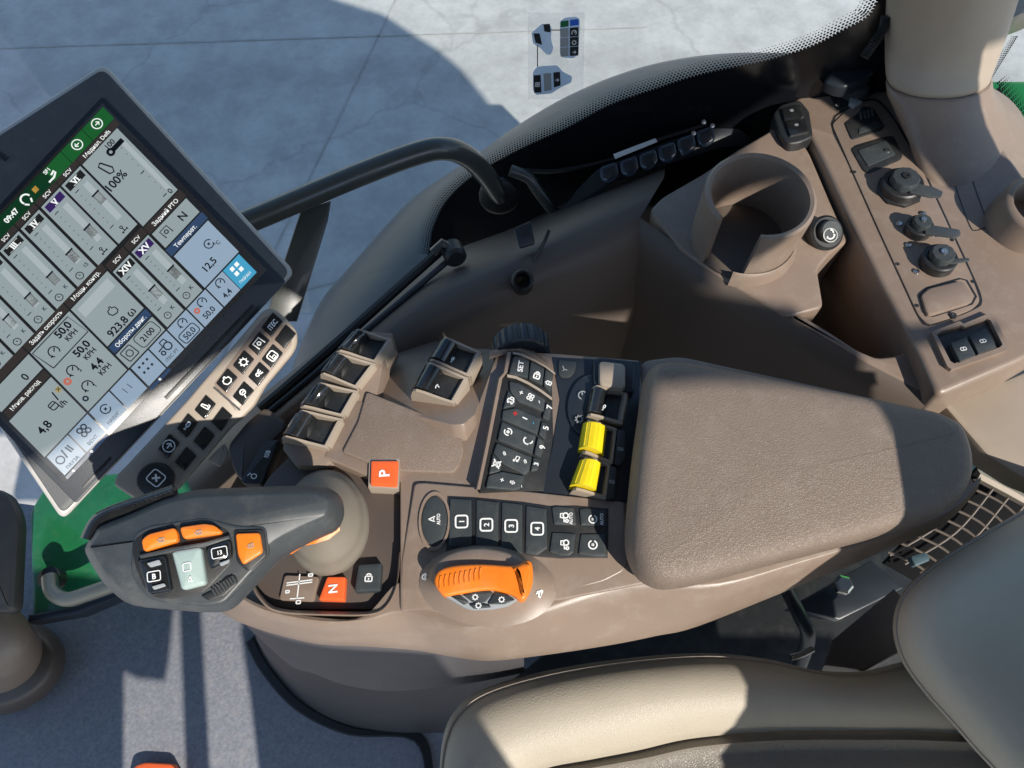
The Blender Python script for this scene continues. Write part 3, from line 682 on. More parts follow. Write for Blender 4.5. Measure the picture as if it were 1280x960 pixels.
# rear quarter window with green fender outside
RW = PL((.72, .40, 0), (-1, -.18, .12))
rw = thing('rear_window', 'rear quarter window with dotted edge at the right edge', 'window', RW(1270, 120))
q = [RW(1225, 130), RW(1300, 190), RW(1300, 40), RW(1262, 30)]
v, f = slab_vf(q, RW.n, .004, 0, 1); make('pane', v, f, glass, rw, smooth=False)
ed = [RW(x, y)+RW.n*.001 for x, y in ((1250, 108), (1262, 132), (1280, 156), (1302, 182))]
ed2 = [RW(x, y)+RW.n*.001 for x, y in ((1236, 120), (1248, 147), (1266, 172), (1300, 204))]
make('frit_band', ed+ed2, [(i, i+1, 5+i, 4+i) for i in range(3)], M['frit'], rw, smooth=False)
b = MB()
for k_ in range(6):
    for j in range(34):
        x, y = 1250 + j*1.6 + k_*2.2 - 2, 104 + j*2.35 - k_*2.0
        if j % 2: x += 1
        c = RW(x, y) + RW.n*.0012; r = .0019*(1-.13*k_)
        u_ = RW.n.orthogonal().normalized(); w2 = RW.n.cross(u_)
        b.add([c + (u_*math.cos(R(a)) + w2*math.sin(R(a)))*r for a in range(0, 360, 60)], [tuple(range(6))])
for k_ in range(4):
    for j in range(22):
        x, y = 1272 - j*1.6 - k_*2.2, 46 + j*2.6
        c = RW(x, y) + RW.n*.0012; r = .0014*(1-.15*k_); u_ = RW.n.orthogonal().normalized(); w2 = RW.n.cross(u_)
        b.add([c + (u_*math.cos(R(a)) + w2*math.sin(R(a)))*r for a in range(0, 360, 60)], [tuple(range(6))])
tag(b.build('frit_dot', M['frit'], rw, smooth=False), kind='stuff')
tube('edge_seal', [RW(x, y)+RW.n*.004 for x, y in ((1242, 138), (1258, 164), (1280, 188), (1306, 211))], .006, M['seal'], rw, seg=8)
GF = H(-.2)
o = slab('green_fender', [(1205, 92), (1400, 92), (1400, 330), (1205, 330)], GF, .25, mat('bright_green_paint', (.05, .62, .09), .35, .5, var=.05), bevel=.03, seg=5)
tag(o, 'bright green fender behind the rear quarter window', 'fender')

# ---------------------------------------------------------------- connector strip on the sill
fs = thing('connector_strip', 'dark strip of clear capped connectors below the side window', 'connector', at_y(830, 200, .40))
CS = PL(at_y(830, 205, .40), (0, -.62, .78))
zt = lambda pts: Z(640, 140, 3, pts)
slab('bracket', zt([(195, 355), (255, 280), (320, 215), (600, 105), (760, 60), (850, 62), (900, 100), (880, 125), (790, 130), (380, 262), (300, 330), (250, 410), (215, 405)]), lifted(CS, -.008), .006, M['bezel_dark'], fs, bevel=.0015, r=.004)
clear = mat('smoked_clear_plastic', (.05, .075, .10), .12, .6, var=.05, coat=.5)
for (x, y) in ((365, 228), (440, 205), (512, 180), (583, 152), (655, 122), (728, 92)):
    ring = [(x+px_, y+py_) for px_, py_ in ((-36, -22), (28, -44), (38, 8), (18, 34), (-12, 42), (-32, 22))]
    cp = slab('clear_cap', zt(ring), lifted(CS, .006), .012, clear, fs, bevel=.003, r=.003)
    slab('cap_lip', zt([(x+ .62*px_, y+.62*py_) for px_, py_ in ((-36, -22), (28, -44), (38, 8), (18, 34), (-12, 42), (-32, 22))]), lifted(CS, .0075), .002, M['bezel_dark'], cp, bevel=.0006)
slab('white_label', zt([(380, 158), (538, 98), (546, 112), (388, 176)]), lifted(CS, .012), .002, M['label_white'], fs, bevel=.0003)
b = MB()
for k_ in range(22):
    x, y = 545 + k_*8.6, 98 - k_*2.7
    b.add(*slab_vf([lifted(CS, .010)(*p) for p in zt([(x, y), (x+4, y-1), (x+6, y+10), (x+2, y+11)])], CS.n, .004, 0, 1))
tag(b.build('terminal_comb', M['black'], fs, smooth=False), kind='stuff')
for q in ((680, 80), (718, 38), (750, 52)): lathe('terminal_screw', lifted(CS, .013)(*zt([q])[0]), CS.n, [(.003, 0), (.003, .003), (0, .0035)], M['steel'], fs, seg=10)
# window latch lever and its cables
wl = thing('window_latch', 'black bent latch lever with cable at the window sill', 'latch', P(700, 275, -.05))
tube('lever_arm', spline([at_y(638, 213, .405), at_y(660, 222, .40), at_y(672, 238, .39), at_y(690, 262, .375), at_y(697, 275, .37)], 6), .0085, M['metal_black'], wl, seg=12)
lathe('lever_foot', at_y(697, 274, .372), (0, -.4, .9), [(.016, -.012), (.016, .004), (.012, .010), (0, .010)], M['black'], wl, seg=18)
tube('cable', spline([at_y(655, 213, .41), at_y(690, 214, .41), at_y(730, 208, .415), at_y(770, 198, .42)], 6), .003, M['seal'], wl, seg=8)
sbx = thing('sill_switch', 'small black switch box clipped to the tray sill', 'switch', P(655, 300, -.05))
SB = PL(P(655, 296, -.035), (0, -.5, .86))
slab('switch_body', [(642, 286), (664, 276), (669, 304), (650, 310)], SB, .012, M['bezel_dark'], sbx, bevel=.0015, r=.002)
tube('cable', spline([P(686, 288, -.035), P(680, 303, -.04), P(670, 320, -.05), P(663, 338, -.06)], 5), .0022, M['seal'], sbx, seg=8)
lathe('switch_button', SB(655, 293), SB.n, [(.004, 0), (.004, .002), (0, .002)], M['black'], sbx, seg=12)
gm = lathe('grommet', P(653, 351, -.046), (0.0, -.35, .93), [(.013, -.02), (.013, .004), (.011, .006), (.009, .004), (.0085, -.015), (0, -.015)], M['seal'], seg=24)
tag(gm, 'round black cable grommet in the tray wall', 'grommet')
hk = thing('pivot_block', 'black pivot block where the window seal ends', 'pivot', P(566, 310, -.08))
lathe('hinge_barrel', P(567, 316, -.075), (.3, -.9, .3), [(.014, -.01), (.014, .01), (.01, .014), (0, .014)], M['black'], hk, seg=18)
tube('hinge_arm', [P(541, 316, -.07), P(553, 304, -.065), P(566, 312, -.07)], .006, M['metal_black'], hk, seg=8)

# ---------------------------------------------------------------- seat
st_ = thing('driver_seat', 'beige leather driver seat with taupe centre panel', 'seat', P(900, 900, -.30))
back_line = [(548, 975), (552, 925), (566, 890), (600, 862), (680, 838), (780, 822), (880, 815), (960, 822), (1020, 836), (1080, 838), (1130, 828), (1190, 812)]
front_line = [(600, 1010), (640, 985), (680, 962), (740, 950), (800, 938), (860, 924), (940, 916), (1010, 914), (1080, 914), (1130, 914), (1180, 916), (1225, 918)]
SZ = -.12
rows = []
for t, z, k_ in ((0, SZ-.10, .4), (0, SZ-.03, .1), (.06, SZ-.008, 0), (.2, SZ+.008, 0), (.42, SZ+.014, 0), (.68, SZ+.010, 0), (.9, SZ-.004, 0), (1, SZ-.018, 0)):
    pr = []
    for a, c in zip(back_line, front_line):
        p = P(a[0]+(c[0]-a[0])*t, a[1]+(c[1]-a[1])*t, z) if not k_ else P(a[0], a[1], SZ-.02) + Vector((0, 0, z-SZ+.02))
        pr.append(p)
    rows.append(spline(pr, 5))
loft('cushion_bolster', rows, M['cream'], st_, closed=False, sharp=80)
seam = [r_ for r_ in rows[2]]
tube('piping', [p + Vector((0, 0, .0012)) for p in rows[2]], .0016, M['trim'], st_, seg=6)
far_line = [(700, 1100), (740, 1090), (800, 1080), (860, 1070), (920, 1070), (980, 1070), (1040, 1070), (1100, 1070), (1150, 1070), (1200, 1070), (1240, 1070), (1280, 1070)]
rows = []
for t, z in ((0, SZ-.022), (.07, SZ-.010), (.16, SZ-.022), (.24, SZ-.020), (.4, SZ-.026), (1, SZ-.035)):
    rows.append(spline([P(a[0]+(c[0]-a[0])*t, a[1]+(c[1]-a[1])*t, z) for a, c in zip(front_line, far_line)], 5))
loft('centre_panel', rows, M['cream_dark'], st_, closed=False, sharp=80)
# backrest: rounded wing
def wing(cx, cy, sx_, sy_, z):
    base = [(1.0, -1.0), (.2, -.98), (-.45, -.72), (-.86, -.28), (-.98, .12), (-.92, .5), (-.62, .9), (-.1, 1.1), (.6, 1.25), (1.3, 1.3), (2.4, 1.3), (2.4, -1.2)]
    return [P(cx+x*sx_, cy-y*-1*sy_, z) for x, y in base]
def brow(pts, z): return spline([P(x, y, z) for x, y in pts], 6)
e0 = [(1330, 600), (1280, 636), (1225, 668), (1170, 702), (1130, 738), (1116, 778), (1124, 820), (1150, 860), (1190, 905), (1225, 945), (1270, 990), (1330, 1040)]
def shr(pts, c, k_): return [(c[0]+(x-c[0])*k_, c[1]+(y-c[1])*k_) for x, y in pts]
cw = (1400, 830)
rows = [brow(shr(e0, cw, 1.0), -.16), brow(shr(e0, cw, 1.0), -.03), brow(shr(e0, cw, .985), .0), brow(shr(e0, cw, .93), .022), brow(shr(e0, cw, .8), .042), brow(shr(e0, cw, .62), .052), brow(shr(e0, cw, .3), .055)]
loft('backrest_wing', rows, M['cream'], st_, closed=False, sharp=80)
tube('piping', [p + Vector((0, 0, .001)) for p in rows[2]], .0017, M['trim'], st_, seg=6)

# seat mechanism in the gap
sb = thing('seat_bracket', 'dark folded steel bracket below the armrest', 'bracket', P(1050, 790, -.3))
slab('bracket_arm', [(1040, 800), (1118, 735), (1150, 770), (1150, 800), (1080, 838), (1030, 832)], PL(P(1080, 800, -.22), (-.2, .2, 1)), .02, M['brown_dark'], sb, bevel=.003)
slab('bracket_plate', [(985, 760), (1090, 700), (1130, 735), (1050, 775)], H(-.30), .02, M['bezel_dark'], sb, bevel=.003)
hs = thing('hydraulic_hose', 'black hose looping in the gap beside the seat', 'hose', P(1000, 790, -.3))
tube('hose', spline([P(985, 740, -.30), P(1000, 770, -.26), P(1010, 795, -.26), P(1000, 830, -.32)], 8), .009, M['bezel_dark'], hs, seg=12)
tube('hose_clip', spline([P(988, 822, -.2), P(1002, 818, -.2), P(1016, 811, -.2)], 4), .0035, M['steel'], hs, seg=8)
lathe('bolt_head', P(1052, 732, -.27), (0, 0, 1), [(.012, 0), (.012, .008), (.009, .01), (0, .01)], M['steel'], sb, seg=6)
bk = thing('belt_anchor', 'small blue-grey belt anchor near the grille', 'anchor', P(1150, 698, -.28))
slab('anchor_plate', [(1138, 695), (1158, 690), (1164, 700), (1144, 708)], H(-.25), .01, mat('blue_grey_paint', (.05, .09, .11), .4, .5), bk, bevel=.002, r=.003)

# ---------------------------------------------------------------- left: step, column, green body
gb = thing('green_floor_panel', 'green painted metal panel at the cab front', 'panel', P(200, 640, -.55))
slab('panel_face', [(36, 640), (60, 600), (330, 570), (340, 700), (150, 740), (95, 765), (40, 775)], H(-.50), .015, M['green'], gb, bevel=.006, r=.01)
slab('panel_edge', [(34, 768), (95, 757), (150, 735), (330, 702), (332, 712), (150, 745), (98, 767), (34, 778)], H(-.495), .03, M['bezel_dark'], gb, bevel=.004)
pe = thing('pedal_handle', 'black bent handle rod beside the green panel', 'handle', P(90, 740, -.45))
tube('rod', spline([P(62, 722, -.44), P(66, 740, -.43), P(84, 749, -.42), P(110, 742, -.41), P(150, 728, -.40), (P(230, 700, -.40))], 6), .011, M['metal_black'], pe, seg=14)
lathe('rod_foot', P(62, 722, -.45), (0, 0, 1), [(.016, -.02), (.016, .004), (0, .006)], M['black'], pe, seg=16)
cl = thing('steering_column', 'taupe steering column cover with dark rubber collar', 'column', P(10, 840, -.60))
loft('rubber_collar', [[P(*q, z) for q in ell(x, 835, rx, ry, 36, -18)] for x, rx, ry, z in ((2, 82, 58, -.60), (2, 78, 54, -.575), (0, 72, 48, -.56), (-2, 66, 42, -.55))], M['brown_dark'], cl, caps=(False, True), sharp=70)
loft('column_cover', [[P(*q, z) for q in ell(x, y, rx, ry, 36, -18)] for x, y, rx, ry, z in ((-6, 822, 62, 48, -.56), (-8, 815, 60, 46, -.53), (-22, 795, 58, 44, -.48), (-60, 770, 50, 40, -.44))], M['brown'], cl, caps=(False, True), sharp=70)
icon('moulded_ring', [circ(0, 0, .5, n=20)], 16, 808, lifted(H(-.52), 0), 0, 30, M['brown_dark'], cl, wd=.07)
dk = thing('dash_housing', 'black dash housing behind the lower monitor corner', 'dash', P(20, 690, -.4))
slab('housing_shell', [(-60, 600), (8, 612), (24, 645), (18, 765), (-10, 765), (-80, 740)], H(-.40), .02, M['seal'], dk, bevel=.01, r=.02)
op = tag(slab('orange_pedal_pad', [(166, 958), (180, 953), (216, 955), (232, 985), (160, 985)], H(-.60), .015, M['orange_lit'], bevel=.004, r=.006), 'orange plastic edge at the bottom of the floor mat', 'pedal')
# ================================================================ MONITOR
MN = Vector((.44, -.40, .80)).normalized()
MO = CAM + ray(150, 350)*.735
MP = PL(MO, MN)
mon = thing('monitor', 'large tilted touch monitor with bright grey tiles and green top bar', 'monitor', MP(80, 640))
corner = [(130, 78), (370, 340), (78, 652), (-175, 275)]
slab('housing', corner, MP, .035, M['bezel_rim'], mon, bevel=.004, r=.010, seg=4, rs=6)
def shrink(pts, k):
    cx = sum(p[0] for p in pts)/len(pts); cy = sum(p[1] for p in pts)/len(pts)
    return [(cx+(x-cx)*k, cy+(y-cy)*k) for x, y in pts]
slab('bezel', shrink(corner, .972), lifted(MP, .0012), .006, M['bezel'], mon, bevel=.0012, r=.008, rs=5)
UD, UL = (202/288, 205/288), (-245/356, 259/356)
def ui(a, b): return (128 + a*UL[0] + b*UD[0], 133 + a*UL[1] + b*UD[1])
def uq(a0, b0, a1, b1): return [ui(a0, b0), ui(a1, b0), ui(a1, b1), ui(a0, b1)]
slab('bezel_step', uq(-10, -9, 372, 318), lifted(MP, .0016), .005, M['bezel_dark'], mon, bevel=.0006, r=.004)
UIM = .0022
def em(name, c, k=1.): return mat(name, tuple(q*.12 for q in c), .25, .5, var=.0, coat=.25, emit=c, estr=k*1.25)
E_bg, E_tile, E_head = em('screen_backlight_dark', (.022, .024, .026), .35), em('screen_tile_light', (.30, .36, .37), .62), em('screen_header_dark', (.055, .045, .042), .4)
E_green, E_green2, E_blue, E_purple = em('screen_green', (.012, .13, .03), .5), em('screen_green_dark', (.004, .05, .018), .45), em('screen_blue', (.05, .28, .45), .8), em('screen_purple', (.045, .02, .13), .5)
E_slot, E_soft, E_taskbar = em('screen_slot_light', (.40, .46, .47), .62), em('screen_tile_blue', (.27, .36, .46), .68), em('screen_task_bar', (.04, .08, .17), .5)
E_grey = em('screen_grey', (.16, .17, .175), .5)
T_dark, T_white, T_grey, T_red = ink('screen_ink', (.01, .012, .016)), em('screen_white', (.75, .78, .76), .8), ink('screen_grey_ink', (.09, .10, .12)), em('screen_red', (.55, .16, .11), .6)
scr = slab('screen', uq(-3, -3, 364, 290), lifted(MP, UIM), .002, E_bg, mon, bevel=.0002)
S1 = lifted(MP, UIM+.0003); S2 = lifted(MP, UIM+.0006); S3 = lifted(MP, UIM+.0009)
def tile(name, q, m, s=S1, r=0.): return slab(name, uq(*q), s, .0003, m, scr, bevel=0, r=r)
UA = 46.6
def utext(body, a, b, size, m=T_dark, bold=.02, maxw=None, name='lettering'):
    x, y = ui(a, b); return text(name, body, x, y, S3, UA, size, m, scr, bold, maxw=maxw)
def uicon(lines, a, b, size, m=T_dark, wd=.1, ang=UA):
    x, y = ui(a, b); return icon('symbol', lines, x, y, S3, ang, size, m, scr, wd=wd)
tile('top_bar', (0, 1, 362, 21), E_green)
tile('status_field', (108, 1, 250, 21), E_green2, S2)
uicon(I_ARROW, 20, 10, 10, T_white, .13); uicon([circ(0, 0, .5, n=18)], 20, 10, 13, T_white, .1)
uicon([[(.3, 0), (-.3, 0)], [(-.05, .28), (-.33, 0), (-.05, -.28)]], 56, 10, 10, T_white, .13); uicon([circ(0, 0, .5, n=18)], 56, 10, 13, T_white, .1)
for a in (38, 76): tile('bar_divider', (a, 1, a+1, 21), E_green2, S2)
utext('SF1', 106, 5, 5, T_white); utext('09:47', 177, 11, 7, T_white, .03)
uicon([[(-.5, -.2), (.1, -.2), (.5, .0), (.5, .2), (.1, .1)]], 107, 14, 15, T_white, .16)
uicon([circ(0, .1, .4, 0, 200, 8), [(-.4, -.1), (-.2, -.4)], [(.1, -.4), (.3, -.1)]], 149, 12, 16, T_white, .14)
tile('warning_mark', (129, 7, 136, 14), em('screen_amber', (.5, .28, .05), .7), S2)
tile('header', (0, 22, 70, 31), E_head); utext('Медиал. Delfs', 38, 27, 5.2, T_white, .01, 50)
def column(a0, a1, tag_, purple, pos, foot):
    tile('header', (a0, 21, a1, 29), E_head); utext('SCV', (a0+a1)/2, 25, 5, T_white, .01)
    tile('column_tile', (a0+1, 31, a1-1, 133), E_tile)
    tile('roman_tag', (a0+4, 34, a1-4, 44), E_purple if purple else E_bg, S2)
    utext(tag_, (a0+a1)/2, 39, 8, T_white, .035, 21)
    w_ = min(10, 3.2*len(tag_))
    for bb in (35.2, 42.8): tile('numeral_serif', ((a0+a1)/2-w_, bb-.5, (a0+a1)/2+w_, bb+.5), T_white, S2)
    sliders(a0, a1, 50, 112, pos)
    if foot == 'joy': uicon(I_JOY, (a0+a1)/2, 124, 12)
    else:
        uicon(I_CLOCK, (a0+a1)/2+5, 125, 11); utext(foot, a0+8, 121, 5, T_grey)
def sliders(a0, a1, b0, b1, pos):
    am = a0 + (a1-a0)*.32
    tile('slot', (am-4, b0, am+4, b1), E_slot, S2)
    for k_ in range(9):
        bb = b0 + (b1-b0)*k_/8; wl_ = 3.2 if k_ in (0, 8) else 1.0
        tile('tick', (a1-10-wl_, bb-.5, a1-10+wl_, bb+.5), T_dark if k_ in (0, 8) else E_grey, S2)
    bp_ = b0 + (b1-b0)*pos
    tile('level_block', (am-5, bp_, am+5, bp_+15), E_grey, S2); tile('level_mark', (am-6, bp_-1.2, am+6, bp_+1), T_dark, S3)
for a0, a1, t_, pp, po, ft in ((71, 107, 'VI', 0, .30, 'joy'), (108, 144, 'V', 1, .64, 'joy'), (146, 181, 'IV', 0, .72, '15'), (183, 219, 'III', 0, .75, 'K'), (221, 257, 'II', 0, .72, 'K'), (259, 295, 'I', 1, .7, 'K'), (297, 333, 'VIII', 0, .7, 'K')):
    column(a0, a1, t_, pp, po, ft)
tile('value_tile', (6, 32, 69, 140), E_tile)
utext('100', 27, 39, 7); utext('100%', 54, 76, 11, maxw=34)
uicon([[(-.5, -.06), (.2, -.06)], [(-.5, .06), (.2, .06)], circ(.33, 0, .15, n=10)], 24, 47, 26, T_dark, .13, UA+180)
uicon([[(-.45, .15), (.3, .2), (.48, .0), (.3, -.2), (-.45, -.1), (-.45, .15)]], 51, 57, 22, T_dark, .09, 0-22)
tile('slot', (10, 47, 16, 134), E_slot, S2)
for k_ in range(9): tile('tick', (19, 53+k_*10-.6, 25 if k_ in (4, 8) else 20.5, 53+k_*10+.6), T_dark if k_ in (4, 8) else E_grey, S2)
utext('0', 14, 134, 7)
tile('header', (4, 142, 70, 153), E_head); utext('Задний PTO', 37, 148, 5.6, T_white, .01, 44)
tile('value_tile', (6, 155, 68, 179), E_tile); utext('N', 25, 167, 10); uicon(I_PTO, 53, 166, 14)
tile('header', (4, 181, 70, 192), E_taskbar); utext('Температ.', 40, 187, 5.4, T_white, .01, 40)
tile('value_tile', (6, 194, 68, 249), E_soft); utext('12,5', 44, 233, 9); uicon(I_WATER, 26, 215, 14, T_grey); utext('°C', 18, 222, 5, T_grey)
for a0, a1, t_, pp, po in ((71, 103, 'XV', 1, .55), (105, 137, 'XIV', 0, .55)):
    tile('header', (a0, 139, a1, 150), E_head); utext('SCV', (a0+a1)/2, 145, 5, T_white, .01)
    tile('column_tile', (a0+1, 152, a1-1, 249), E_tile); tile('roman_tag', (a0+3, 155, a1-3, 165), E_purple if pp else E_bg, S2)
    utext(t_, (a0+a1)/2, 160, 8, T_white, .035, 22)
    sliders(a0, a1, 171, 226, po); uicon(I_CLOCK, (a0+a1)/2+4, 239, 10); utext('K', a0+9, 236, 5, T_grey)
tile('header', (139, 133, 206, 144), E_head); utext('Мощн. контр.', 172, 139, 5.6, T_white, .01, 48)
tile('value_tile', (140, 146, 206, 211), E_tile); uicon(I_ENGINE, 170, 185, 15); utext('923,8 ω', 172, 203, 10, maxw=46)
tile('engine_bar', (146, 152, 200, 166), E_slot, S2)
tile('header', (139, 213, 206, 224), E_taskbar); utext('Обороты двиг.', 172, 219, 5.4, T_white, .01, 56)
tile('value_tile', (140, 226, 206, 249), E_tile); utext('2100', 160, 237, 7.5, maxw=24)
uicon([rbox(1.1, .62, .15)], 160, 237, 30, T_dark, .035); uicon([rbox(.9, .9, .1), circ(0, 0, .25, n=8)], 192, 237, 18, T_grey, .08)
tile('header', (208, 133, 281, 144), E_head); utext('Задать скорость', 244, 139, 5.6, T_white, .01, 56)
tile('speed_tile', (209, 146, 280, 249), E_tile)
b_ = [ui(*q) for q in ((212, 149), (277, 149), (277, 181), (212, 181))]
for v_, y_ in (('50,0', 159), ('50,0', 192), ('4,4', 219)):
    utext(v_, 231, y_-3, 10, bold=.03, maxw=26); utext('KPH', 228, y_+9, 7, maxw=19); uicon(I_GAUGE, 258, y_+8, 17, wd=.09)
utext('2', 251, 206, 5); utext('1', 251, 233, 5)
uicon([[(-1.02, -.5), (-1.02, .5), (1.02, .5), (1.02, -.5), (-1.02, -.5)]], 244, 165, 31, T_dark, .045)
uicon([circ(0, 0, .32, n=12)], 272, 205, 11, T_red, .3); uicon([circ(0, 0, .32, n=12)], 271, 236, 9, T_grey, .25)
tile('header', (283, 133, 356, 144), E_head); tile('value_tile', (283, 146, 358, 171), E_tile); utext('0', 306, 162, 10)
tile('header', (283, 173, 356, 184), E_head); utext('Мгнов. расход', 322, 178, 5.4, T_white, .01, 50)
tile('value_tile', (283, 186, 359, 249), E_tile); utext('4,8', 333, 223, 11, maxw=22)
uicon([rbox(.8, .8, .2), [(-.4, .1), (.4, .1)]], 306, 213, 12, T_dark, .12); utext('l/h', 296, 219, 8); utext('/', 296, 206, 12)
tile('fuel_gauge', (284, 200, 291, 207), em('screen_ochre', (.4, .33, .14), .6), S2); uicon([[(-.4, -.4), (.4, .4)], [(-.4, .4), (.4, -.4)]], 287, 203, 6, T_dark, .14)
SC = ((8, 38, 'win'), (38, 68, 'g1'), (69, 103, 'g2'), (104, 139, 'g3'), (140, 172, 'tr'), (173, 205, 'dots'), (207, 243, 'dash'), (244, 281, 'tgt'), (283, 318, 'fan'), (319, 358, 'pause'))
for a0, a1, kd in SC:
    am = (a0+a1)/2
    tile('shortcut_key', (a0, 251, a1-1, 283), E_blue if kd == 'win' else E_soft)
    if kd == 'win':
        for da in (-4, 4):
            for db in (-4, 4): tile('window_mark', (am+da-2.6, 262+db-2.6, am+da+2.6, 262+db+2.6), T_white, S2)
        utext('ЭКРАН', am, 277, 4, T_white, .0)
    elif kd[0] == 'g':
        uicon(I_GAUGE, am-3, 259, 14, T_grey); utext({'g1': '4,4', 'g2': '50,0', 'g3': '50,0'}[kd], am, 274, 7.5, T_grey, maxw=22)
        if kd == 'g2': uicon([circ(0, 0, .3, n=10)], am+9, 262, 9, T_red, .3)
        if kd == 'g3': uicon([rbox(1, .55, .14)], am, 274, 26, T_grey, .05)
    elif kd == 'tr': uicon(I_TRACTOR, am, 263, 20, T_grey, .09); utext('iTEC PT', am, 277, 4.5, T_grey, 0)
    elif kd == 'dots':
        for dx in (-7, 0, 7):
            for dy in (-6, 3): tile('dot_mark', (am+dx-1.5, 264+dy-1.5, am+dx+1.5, 264+dy+1.5), T_grey, S2)
    elif kd == 'dash': uicon([[(-.3, -.3), (-.3, .3)], [(.3, -.3), (.3, .3)]], am, 265, 14, T_grey, .06)
    elif kd == 'tgt': uicon(I_WATER, am, 263, 15, T_grey); utext('НАВИГ.', am, 278, 4.5, T_grey, 0)
    elif kd == 'fan': uicon(I_FAN, am, 262, 18, T_grey); utext('ВЕНТ.', am, 278, 4.5, T_grey, 0)
    else: uicon([circ(0, 0, .32, n=12)], am+9, 266, 16, T_grey, .1); utext('/', am, 264, 12, T_grey); utext('II', am-9, 264, 10, T_grey); utext('ПАУЗА', am, 279, 4.5, T_grey, 0)
tile('task_bar', (170, 285, 205, 289), E_taskbar, S1); tile('task_bar', (283, 285, 358, 289), E_taskbar, S1)
for q in ((188, 287), (312, 287), (345, 287)): uicon([circ(0, 0, .3, n=8)], q[0], q[1], 4, T_white, .3)
text('lettering', 'E', 4, 196, lifted(MP, .0017), 46, 11, M['bezel_dark'], mon, .04)
slab('card_slot', [ui(300, 308), ui(352, 308), ui(352, 312), ui(300, 312)], lifted(MP, .0019), .002, M['black'], mon, bevel=.0002)
slab('card_slot', [ui(40, 306), ui(200, 306), ui(200, 311), ui(40, 311)], lifted(MP, .0019), .002, M['black'], mon, bevel=.0002)

# ================================================================ KEYPAD UNDER THE MONITOR
KP = PL(CAM + ray(270, 500)*.755, Vector((.34, -.36, .87)))
zk = lambda pts: Z(140, 380, 3.69, pts)
kpd = thing('keypad', 'beige key strip with black keys and round knob along the monitor edge', 'keypad', KP(200, 600))
slab('keypad_body', zk([(700, 25), (745, 18), (800, 60), (855, 125), (858, 180), (840, 225), (712, 378), (660, 470), (600, 530), (560, 560), (300, 865), (160, 915), (110, 905), (5, 835), (20, 790), (60, 752), (350, 440)]), KP, .02, M['trim'], kpd, bevel=.003, r=.004, seg=3)
slab('mounting_tab', zk([(440, 720), (520, 640), (540, 690), (500, 755)]), lifted(KP, -.004), .01, M['trim'], kpd, bevel=.002, r=.002)
KS = lifted(KP, .0022)
slab('key_bed', zk([(692, 70), (735, 45), (785, 90), (830, 130), (828, 190), (700, 350), (590, 480), (575, 495), (470, 370)]), lifted(KP, .0006), .004, M['brown'], kpd, bevel=.0006, r=.003)
keys = [((740, 95), 'iTEC'), ((800, 150), None), ((678, 182), I_PTO), ((740, 240), I_HAND), ((607, 268), I_GEAR), ((678, 322), I_LIGHT), ((530, 352), I_ENGINE), ((606, 412), I_KEY),
        ((430, 475), I_LEVER), ((507, 530), None), ((348, 560), I_OIL), ((425, 620), None), ((262, 655), I_ARROW), ((340, 715), None)]
for (c, ic) in keys:
    e1, e2 = (-27, 36), (24, 22)
    q = [(c[0]-e1[0]-e2[0], c[1]-e1[1]-e2[1]), (c[0]-e1[0]+e2[0], c[1]-e1[1]+e2[1]), (c[0]+e1[0]+e2[0], c[1]+e1[1]+e2[1]), (c[0]+e1[0]-e2[0], c[1]+e1[1]-e2[1])]
    k_ = slab('key', zk(q), KS, .004, M['gloss'], kpd, bevel=.0009, r=.0012)
    x, y = zk([c])[0]
    if ic == 'iTEC': text('lettering', 'iTEC', x, y, KS, 50, 6.5, M['white'], k_, .03, maxw=14)
    elif ic: icon('key_symbol', ic, x, y, KS, 52, 13, M['white'], k_, wd=.12)
    if ic == I_ARROW: icon('key_symbol', [circ(0, 0, .5, n=20)], x, y, KS, 0, 15, M['white'], k_, wd=.09)
for q in ([(470, 385), (590, 490)],):
    groove('bed_gap', zk(q[0:2]), KS, .002, M['black'], kpd)
kk = KP(*zk([(207, 808)])[0]); r_ = 23*mm(KP, 200, 600)
kn = lathe('knob', kk, KP.n, [(r_*1.02, 0), (r_*1.02, .013), (r_*.94, .016), (r_*.86, .0165), (0, .0165)], M['black'], kpd, seg=64, rmod=lambda i, k: .94 if (i % 2 and k in (0, 1)) else 1)
KN2 = lifted(KP, .0168); x, y = zk([(207, 806)])[0]; cxy = (x-1, y-1)
icon('knob_symbol', [rbox(1, 1, .2)], *cxy, KN2, 47, 18, M['white'], kn, wd=.08); icon('knob_symbol', [[(-.3, -.3), (.3, .3)], [(-.3, .3), (.3, -.3)]], *cxy, KN2, 47, 12, M['white'], kn, wd=.2)

# ================================================================ CONSOLE WITH ARMREST
con = thing('armrest_console', 'brown control console with padded armrest, keys and rocker levers', 'console', P(640, 640, -.12))
T_ = [(250, 700), (285, 735), (330, 762), (400, 776), (455, 774), (500, 762), (550, 777), (590, 783), (655, 768), (755, 732), (800, 727), (900, 728), (1000, 702), (1100, 672), (1185, 640), (1226, 600)]
B_ = [(235, 730), (272, 762), (310, 782), (390, 804), (455, 808), (520, 813), (565, 821), (612, 826), (680, 819), (765, 806), (820, 795), (872, 783), (985, 738), (1090, 695), (1180, 655), (1222, 612)]
rows = []
for t, z in ((None, -.004), (.0, -.0025), (.04, -.003), (.14, -.005), (.45, -.022), (.8, -.042), (1, -.058), (1.0, -.066)):
    rows.append(spline([P(a[0]+(c[0]-a[0])*t, a[1]+(c[1]-a[1])*t, z) if t is not None else P(a[0], a[1]-(4 if a[0] < 499 or a[0] > 1200 else 16 if a[0] > 1150 else 34), z) for a, c in zip(T_, B_)], 5))
rows.append([p + Vector((0, .03, -.012)) for p in rows[-1]])
loft('side_shell', rows, M['brown'], con, closed=False, sharp=60)
D0 = H(0)
